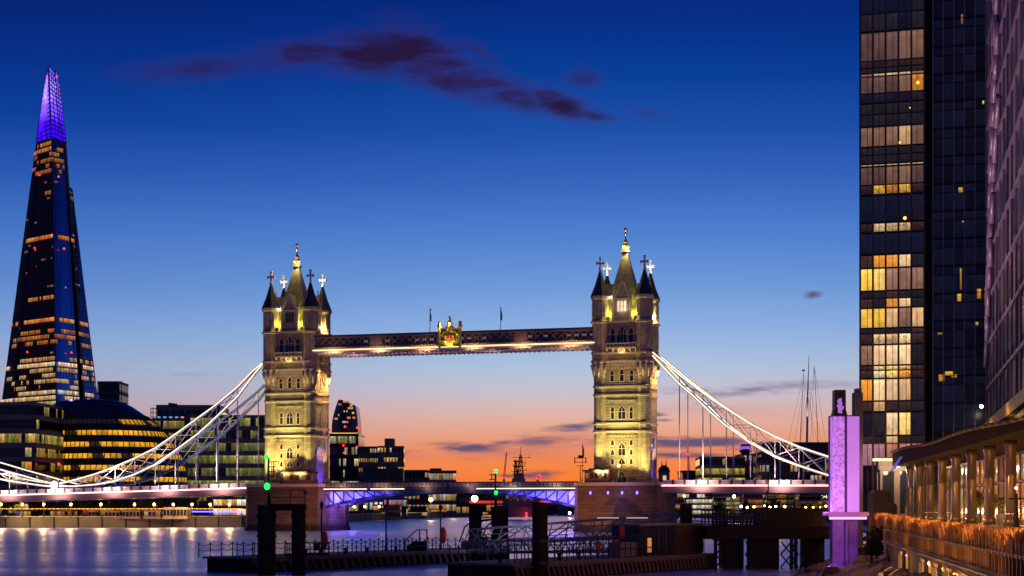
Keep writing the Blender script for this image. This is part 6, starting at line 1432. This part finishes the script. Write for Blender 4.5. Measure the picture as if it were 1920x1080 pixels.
# colonnade
def colonnade():
    C0, C1 = Vector((38.2,150,0)), Vector((30.0,94,0)); d = (C1-C0).normalized(); n = Vector((-d.y,d.x,0)); n = n if n.x > 0 else -n
    r = thing('colonnade', 'gold-lit colonnade of round stone columns under a wavy dark canopy on the right quay', 'colonnade', (C0.x,C0.y,4.6), 0); N = 8
    for k in range(N):
        p = C0+(C1-C0)*(k/(N-1)); rr = .32; b = MB(); b.lathe(p.x,p.y,[(4.6,rr*1.25),(5.0,rr*1.25),(5.1,rr),(7.55,rr),(7.6,rr*1.08),(7.75,rr*1.08),(7.8,rr),(9.2,rr),(9.4,rr*1.2),(9.7,rr*1.2)],16,0,True); b.build('column', M['column'], r)
    b = MB(); I0, I1 = C0+n*3.2, C1+n*3.2+d*22; b.prism([(p.x,p.y) for p in (I0,I1,I1+n*8,I0+n*8)], 4.6, 9.7); b.build('wall', M['brown'], r); L = (I1-I0).length; m = 34
    q = MB()
    for i in range(m):
        for (za, zb) in ((4.9,7.4),(7.7,9.4)):
            if rnd.random() < .2: continue
            t0, t1 = (i+.08)/m, (i+.9)/m; a, c = I0+(I1-I0)*t0-n*.05, I0+(I1-I0)*t1-n*.05; q.face([(a.x,a.y,za),(c.x,c.y,za),(c.x,c.y,zb),(a.x,a.y,zb)], [(i*2,za),(i*2+1.4,za),(i*2+1.4,za+.95),(i*2,za+.95)], tuple(x*rnd.uniform(.15,.85) for x in pick(AMB+WARM)))
    q.build('shopfront_glass', M['win'], r); b = MB()
    for i in range(m+1): p = I0+(I1-I0)*(i/m)-n*.12; b.bar((p.x,p.y,4.6),(p.x,p.y,9.6),.09,.16, tuple(d))
    for z in (7.55,9.5): b.bar(I0-n*.12+Vector((0,0,z)), I1-n*.12+Vector((0,0,z)), .12,.14)
    b.build('shopfront_frame', M['bronze'], r)
    b = MB(); K = 32; E0, E1 = C0-n*1.6-d*.5, C1-n*1.6+d*26; top = lambda t: 11.0-.8*t+.10*math.sin(t*13)
    for k in range(K):
        t0, t1 = k/K, (k+1)/K; a, c = E0+(E1-E0)*t0, E0+(E1-E0)*t1; a2, c2 = a+n*14, c+n*14; Z_ = lambda p, z: (p.x,p.y,z)
        b.face([Z_(a,9.72),Z_(c,9.72),Z_(c,top(t1)),Z_(a,top(t0))]); b.face([Z_(a,9.72),Z_(a2,9.72),Z_(c2,9.72),Z_(c,9.72)]); b.face([Z_(a,top(t0)),Z_(c,top(t1)),Z_(c2,11.25),Z_(a2,11.25)])
    b.face([(E0.x,E0.y,9.72),(E0.x,E0.y,top(0)),((E0+n*14).x,(E0+n*14).y,11.25),((E0+n*14).x,(E0+n*14).y,9.72)]); b.build('canopy', mat('dark_canopy_metal', (.022,.014,.012), .9, vary=.4, scale=.8, spec=.02), r)
    b = MB(); pts = []
    for k in range(K+1): t = k/K; p = E0+(E1-E0)*t-n*.1; pts.append((p.x,p.y,top(t)+.08))
    b.path(pts, .12, 5); b.build('canopy_edge', mat('canopy_edge_bronze', (.10,.06,.04), .7, .2, spec=.1), r)
    for k in range(N):
        p = C0+(C1-C0)*((k+.5)/(N-1))+n*1.5; lamp('column_uplight', (p.x,p.y,5.4), 230, (1,.56,.18), r); 
        if k % 2 == 0: p = C0+(C1-C0)*(k/(N-1))-n*2.4; lamp('column_uplight', (p.x-d.x*1.4,p.y-d.y*1.4,4.9), 60, (1,.55,.2), r)
    a = E0-n*.3+d*1.0; c = a+d*9; b = MB()
    for k in range(6):
        t0, t1 = k/6, (k+1)/6; q0, q1 = a+(c-a)*t0, a+(c-a)*t1; b.face([(q0.x,q0.y,9.3+1.0*t0),(q1.x,q1.y,9.3+1.0*t1),(q1.x+1.4,q1.y+.5,9.95+.9*t1),(q0.x+1.4,q0.y+.5,9.95+.9*t0)])
        b.face([(q0.x,q0.y,9.2+1.0*t0),(q1.x,q1.y,9.2+1.0*t1),(q1.x+1.4,q1.y+.5,9.85+.9*t1),(q0.x+1.4,q0.y+.5,9.85+.9*t0)])
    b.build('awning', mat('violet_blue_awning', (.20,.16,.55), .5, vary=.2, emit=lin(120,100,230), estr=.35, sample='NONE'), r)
    lamp('awning_light', (a.x-1.5,a.y-1.5,9.4), 260, (.8,.45,.9), r)
colonnade()
# lit white pavilion between pylon and colonnade
fp = rect(1650,1714,155,4,-10); r = building('quay_pavilion', 'low cream pavilion with a glowing flat roof edge at the left end of the colonnade', fp, 4.6, 10.2, 1, 1.5, .7, WARM, 'pale', .8, ledge=.12, vis=(.1,.85), gap=.35)
b = MB(); c = [(p[0],p[1]) for p in fp]; a, e = Vector((*fp[0],0)), Vector((*fp[1],0)); b.bar(a+Vector((-.8,-.5,10.5)), e+Vector((.6,-.5,10.5)), .9,.22); b.build('roof_edge', M['ledwalk'], r)
for t in (.1,.5,.9): p = a+(e-a)*t; lamp('pavilion_light', (p.x,p.y-1.8,9.3), 240, (1,.72,.4), r)
for k, (x0,x1,y0,Yd_,lb) in enumerate(((1636,1682,919,146,'dark parked van in front of the cream pavilion'),)):
    a, c = P(x0,0,Yd_), P(x1,0,Yd_); r = thing('parked_van', lb, 'van', (a.x,Yd_,4.6), 0); zt = P(0,y0,Yd_).z; b = MB()
    h = zt-4.6; b.slab([(a.x,4.85),(c.x,4.85),(c.x,4.6+h*.5),(c.x-.3,4.6+h*.58),(c.x-.7,zt-.05),(a.x+.3,zt),(a.x,zt-.3)], lambda x,z:(x,Yd_,z), lambda x,z:(x,Yd_+1.9,z)); b.build('body', mat('black_van_paint', (.02,.015,.025), .5, .1, spec=.2), r)
    b = MB(); b.slab([(c.x-1.1,4.6+h*.6),(c.x-.42,4.6+h*.6),(c.x-.75,zt-.2),(c.x-1.1,zt-.2)], lambda x,z:(x,Yd_-.015,z), lambda x,z:(x,Yd_-.004,z)); b.build('window', M['glassdark'], r)
    for x in (a.x+.5,c.x-.5): b = MB(); b.xf = lambda X_,Y_,Z_: (x+X_, Yd_-.04+Z_, 4.93+Y_); b.lathe(0,0,[(0,.33),(.22,.33)],14); b.build('wheel', M['rubber'], r)
# reed fence along the quay edge: slats below, dry reeds behind
r = thing('slat_fence', 'long leaning slat fence of weathered stakes along the right quay edge', 'fence', (FA.x,FA.y,3.05), 0)
rf = random.Random(5); L = (FB-FA).length
b = MB(); b.bar(FA+Vector((0,0,3.95)), FB+Vector((0,0,3.95)), .14,.12); b.bar(FA+Vector((0,0,3.12)), FB+Vector((0,0,3.12)), .2,.16); b.build('rail', mat('weathered_rail_timber', (.13,.075,.06), .8, vary=.4, scale=2), r)
b = MB(); n = int(L/.95)
for k in range(n):
    t = (k+rf.uniform(-.2,.2))/n; p = FA+(FB-FA)*t-fn*.06; tp = rf.uniform(-.05,.05); b.bar((p.x,p.y,3.05),(p.x+fd.x*tp,p.y+fd.y*tp,3.98),.10,.10, tuple(fn))
b.build('lower_slat', M['reed'], r)
b = MB(); n = int(L/.42)
for k in range(n):
    t = (k+rf.uniform(-.4,.4))/n; p = FA+(FB-FA)*t+fn*rf.uniform(0,.1); tp = rf.uniform(-.06,.06); b.bar((p.x,p.y,3.95),(p.x+fd.x*tp,p.y+fd.y*tp,rf.uniform(4.3,4.7)+.5*(1-t)**2),.07,.05, tuple(fn))
b.build('upper_stake', M['reed'], r)
b = MB(); b.prism([(p.x,p.y) for p in (FA+fn*.25, FB+fn*.25, FB+fn*.95, FA+fn*.95)], 2.0, 4.3); ob = tag(b.build('planter', M['black']), 'brick planter trough, blackened for dark slat gaps, behind the slat fence on the right quay', 'planter')  # dark of the gaps between slats put into the planter's black
g = MB()
for k in range(5200):
    t = rf.random(); p = FA+(FB-FA)*t+fn*rf.uniform(.2,1.0); h = rf.uniform(.25,.7)+.55*(1-t)**2; s_ = rf.uniform(.02,.045); dx, dy = rf.gauss(0,.12), rf.gauss(0,.12); z = 4.25
    g.face([(p.x-s_,p.y,z),(p.x+s_,p.y,z),(p.x+dx+s_*.6,p.y+dy,z+h*.7),(p.x+dx*1.6,p.y+dy*1.6,z+h),(p.x+dx-s_*.6,p.y+dy,z+h*.7)])
tag(g.build('dry_grass', mat('dry_orange_grass', (.45,.20,.06), .8, vary=.5, scale=2)), 'dry orange ornamental grass in the planter behind the fence', 'grass', kind='stuff')
fr = bpy.data.objects['slat_fence']
for k in range(9): p = FA+(FB-FA)*((k+.4)/9)+fn*1.6; lamp('planter_light', (p.x,p.y,5.5), 640, (1,.45,.13), fr)
for k in range(9): p = FA+(FB-FA)*((k+.6)/9)-fn*2.6; lamp('fence_light', (p.x,p.y,4.2), 190, (1,.48,.18), fr)
# quay wall below the fence with lit niches, sloping bank of stones
r = thing('quay_wall', 'brown quay wall below the slat fence with orange-lit niches', 'wall', (FA.x,FA.y,0), 0)
b = MB(); b.prism([(p.x,p.y) for p in (FA-fn*.15, FB-fn*.15, FB+fn*.24, FA+fn*.24)], -1, 3.0); b.build('wall_face', M['brick'], r); b = MB(); b.bar(FA-fn*.1+Vector((0,0,3.02)), FB-fn*.1+Vector((0,0,3.02)), .5,.12); b.build('coping', M['concrete'], r)
for k, px_ in enumerate((1742,1768,1792,1822,1850,1700)):
    kk = (px_-960)/F; q0 = FA-fn*.18; t = (kk*q0.y-q0.x)/(fd.x-kk*fd.y); p = q0+fd*t; w_ = (1.5,1.2,1.8,1.6,1.7,1.4)[k]; zt = 2.75; q = MB(); o = -fn*.0
    A_, B_ = p-fd*w_, p+fd*w_; out = -fn
    q.face([tuple(A_+out*.02+Vector((0,0,1.0))), tuple(B_+out*.02+Vector((0,0,1.0))), tuple(B_+out*.02+Vector((0,0,zt-.15))), tuple(p+out*.02+Vector((0,0,zt))), tuple(A_+out*.02+Vector((0,0,zt-.3)))], [(k*3,0),(k*3+2,0),(k*3+2,.8),(k*3+1,.95),(k*3,.8)], tuple(x*rnd.uniform(.5,1.0) for x in lin(240,150,60)))
    o = q.build('niche', M['win'], r); lamp('niche_light', tuple(p-fn*1.2+Vector((0,0,2.2))), 170, (1,.5,.15), r)
    fm = MB()
    for s_ in (-1,1): fm.bar(tuple(p+fd*w_*s_-fn*.3+Vector((0,0,.8))), tuple(p+fd*w_*s_-fn*.3+Vector((0,0,zt-.1))), .2,.24)
    fm.bar(tuple(A_-fn*.26+Vector((0,0,zt+.05))), tuple(B_-fn*.26+Vector((0,0,zt+.05))), .2,.16); fm.bar(tuple(p-fn*.26+Vector((0,0,.8))), tuple(p-fn*.26+Vector((0,0,zt))), .14,.14); fm.build('niche_surround', M['concrete'], r)
bk = MB(); nx, ny = 16, 60; gr = {}
for i in range(nx+1):
    for j in range(ny+1):
        s_ = i/nx; p = FA+(FB-FA)*(j/ny)-fn*(.1+s_*8.5); gr[i,j] = bk.a(p.x+rf.uniform(-.15,.15), p.y+rf.uniform(-.3,.3), max(-.6, 1.75-2.5*s_+rf.uniform(-.28,.28)))
for i in range(nx):
    for j in range(ny): bk.f.append((gr[i,j],gr[i+1,j],gr[i+1,j+1],gr[i,j+1]))
tag(bk.build('foreshore', M['rock'], fix=False), kind='structure')
for k in range(26):
    t = rf.uniform(.03,.8); s_ = rf.uniform(.6,7.0); p = FA+(FB-FA)*t-fn*s_; z = 1.7-2.5*s_/8.5; b = MB(); rr = rf.uniform(.35,.95); m_ = 7
    prof = [(z-.4,rr*.7),(z,rr*rf.uniform(.85,1.1)),(z+rr*.4,rr*rf.uniform(.7,1)),(z+rr*.75,rr*rf.uniform(.35,.6)),(z+rr*.85,.05)]; b.lathe(p.x,p.y,prof,m_,rf.random(),False,rf.uniform(.6,1)); tag(b.build('boulder', M['rock']), 'rough brown boulder on the dark foreshore below the fence, one of many', 'boulder', 'boulders on the foreshore')
for k, (px_, Y_, h, rad, lb) in enumerate(((1652,128,2.6,1.5,'dark bushy shrub at the left end of the slat fence'),(1634,122,2.0,1.2,'smaller dark shrub right beside the pylon'),(1684,118,1.5,.9,'low dark shrub on the foreshore below the fence'))):
    p = P(px_,0,Y_); tree((p.x,Y_,1.2), h, rad, lb, 'leafdark', 700, leaf=1.0)
for k, (px_, Y_, h, lb) in enumerate(((1830,112,2.2,'yellow-green plant in a pot in front of the columns, tallest of three'),(1855,106,1.8,'yellow-green plant in a pot right of the tallest one'),(1880,98,1.6,'small yellow-green plant nearest the right edge'))):
    p = P(px_,0,Y_); tree((p.x,Y_,5.2), h*.75, .8, lb, 'leafgold', 240, leaf=1.3); b = MB(); b.lathe(p.x,Y_,[(4.6,.32),(5.3,.42),(5.32,.36),(5.25,.05)],14); tag(b.build('plant_pot', M['concrete']), ('round pot under the tallest yellow-green plant','round pot under the middle yellow-green plant','round pot under the smallest yellow-green plant')[k], 'pot'); lamp('plant_light', (p.x-.5,Y_-1,5.6), 40, (1,.75,.3), None)
for k, (px_, Y_) in enumerate(((1765,128),(1790,122),(1812,118),(1900,92),(1745,134))):
    p = P(px_,0,Y_); r = thing('terrace_table', 'small white terrace table in front of the columns, one of several', 'table', (p.x,Y_,4.6), 0, 'terrace tables'); MB().lathe(p.x,Y_,[(5.32,.45),(5.36,.45)],16).build('tabletop', M['whitesteel'], r); b = MB(); b.lathe(p.x,Y_,[(4.6,.25),(4.66,.05),(5.32,.05)],10); b.build('leg', M['rail'], r)
p = P(1917,0,88); lampost((p.x-.35,88,4.6), 2.2, 'thin lamp with a small white globe at the right edge of the terrace', None, 'bulbwhite', .06)
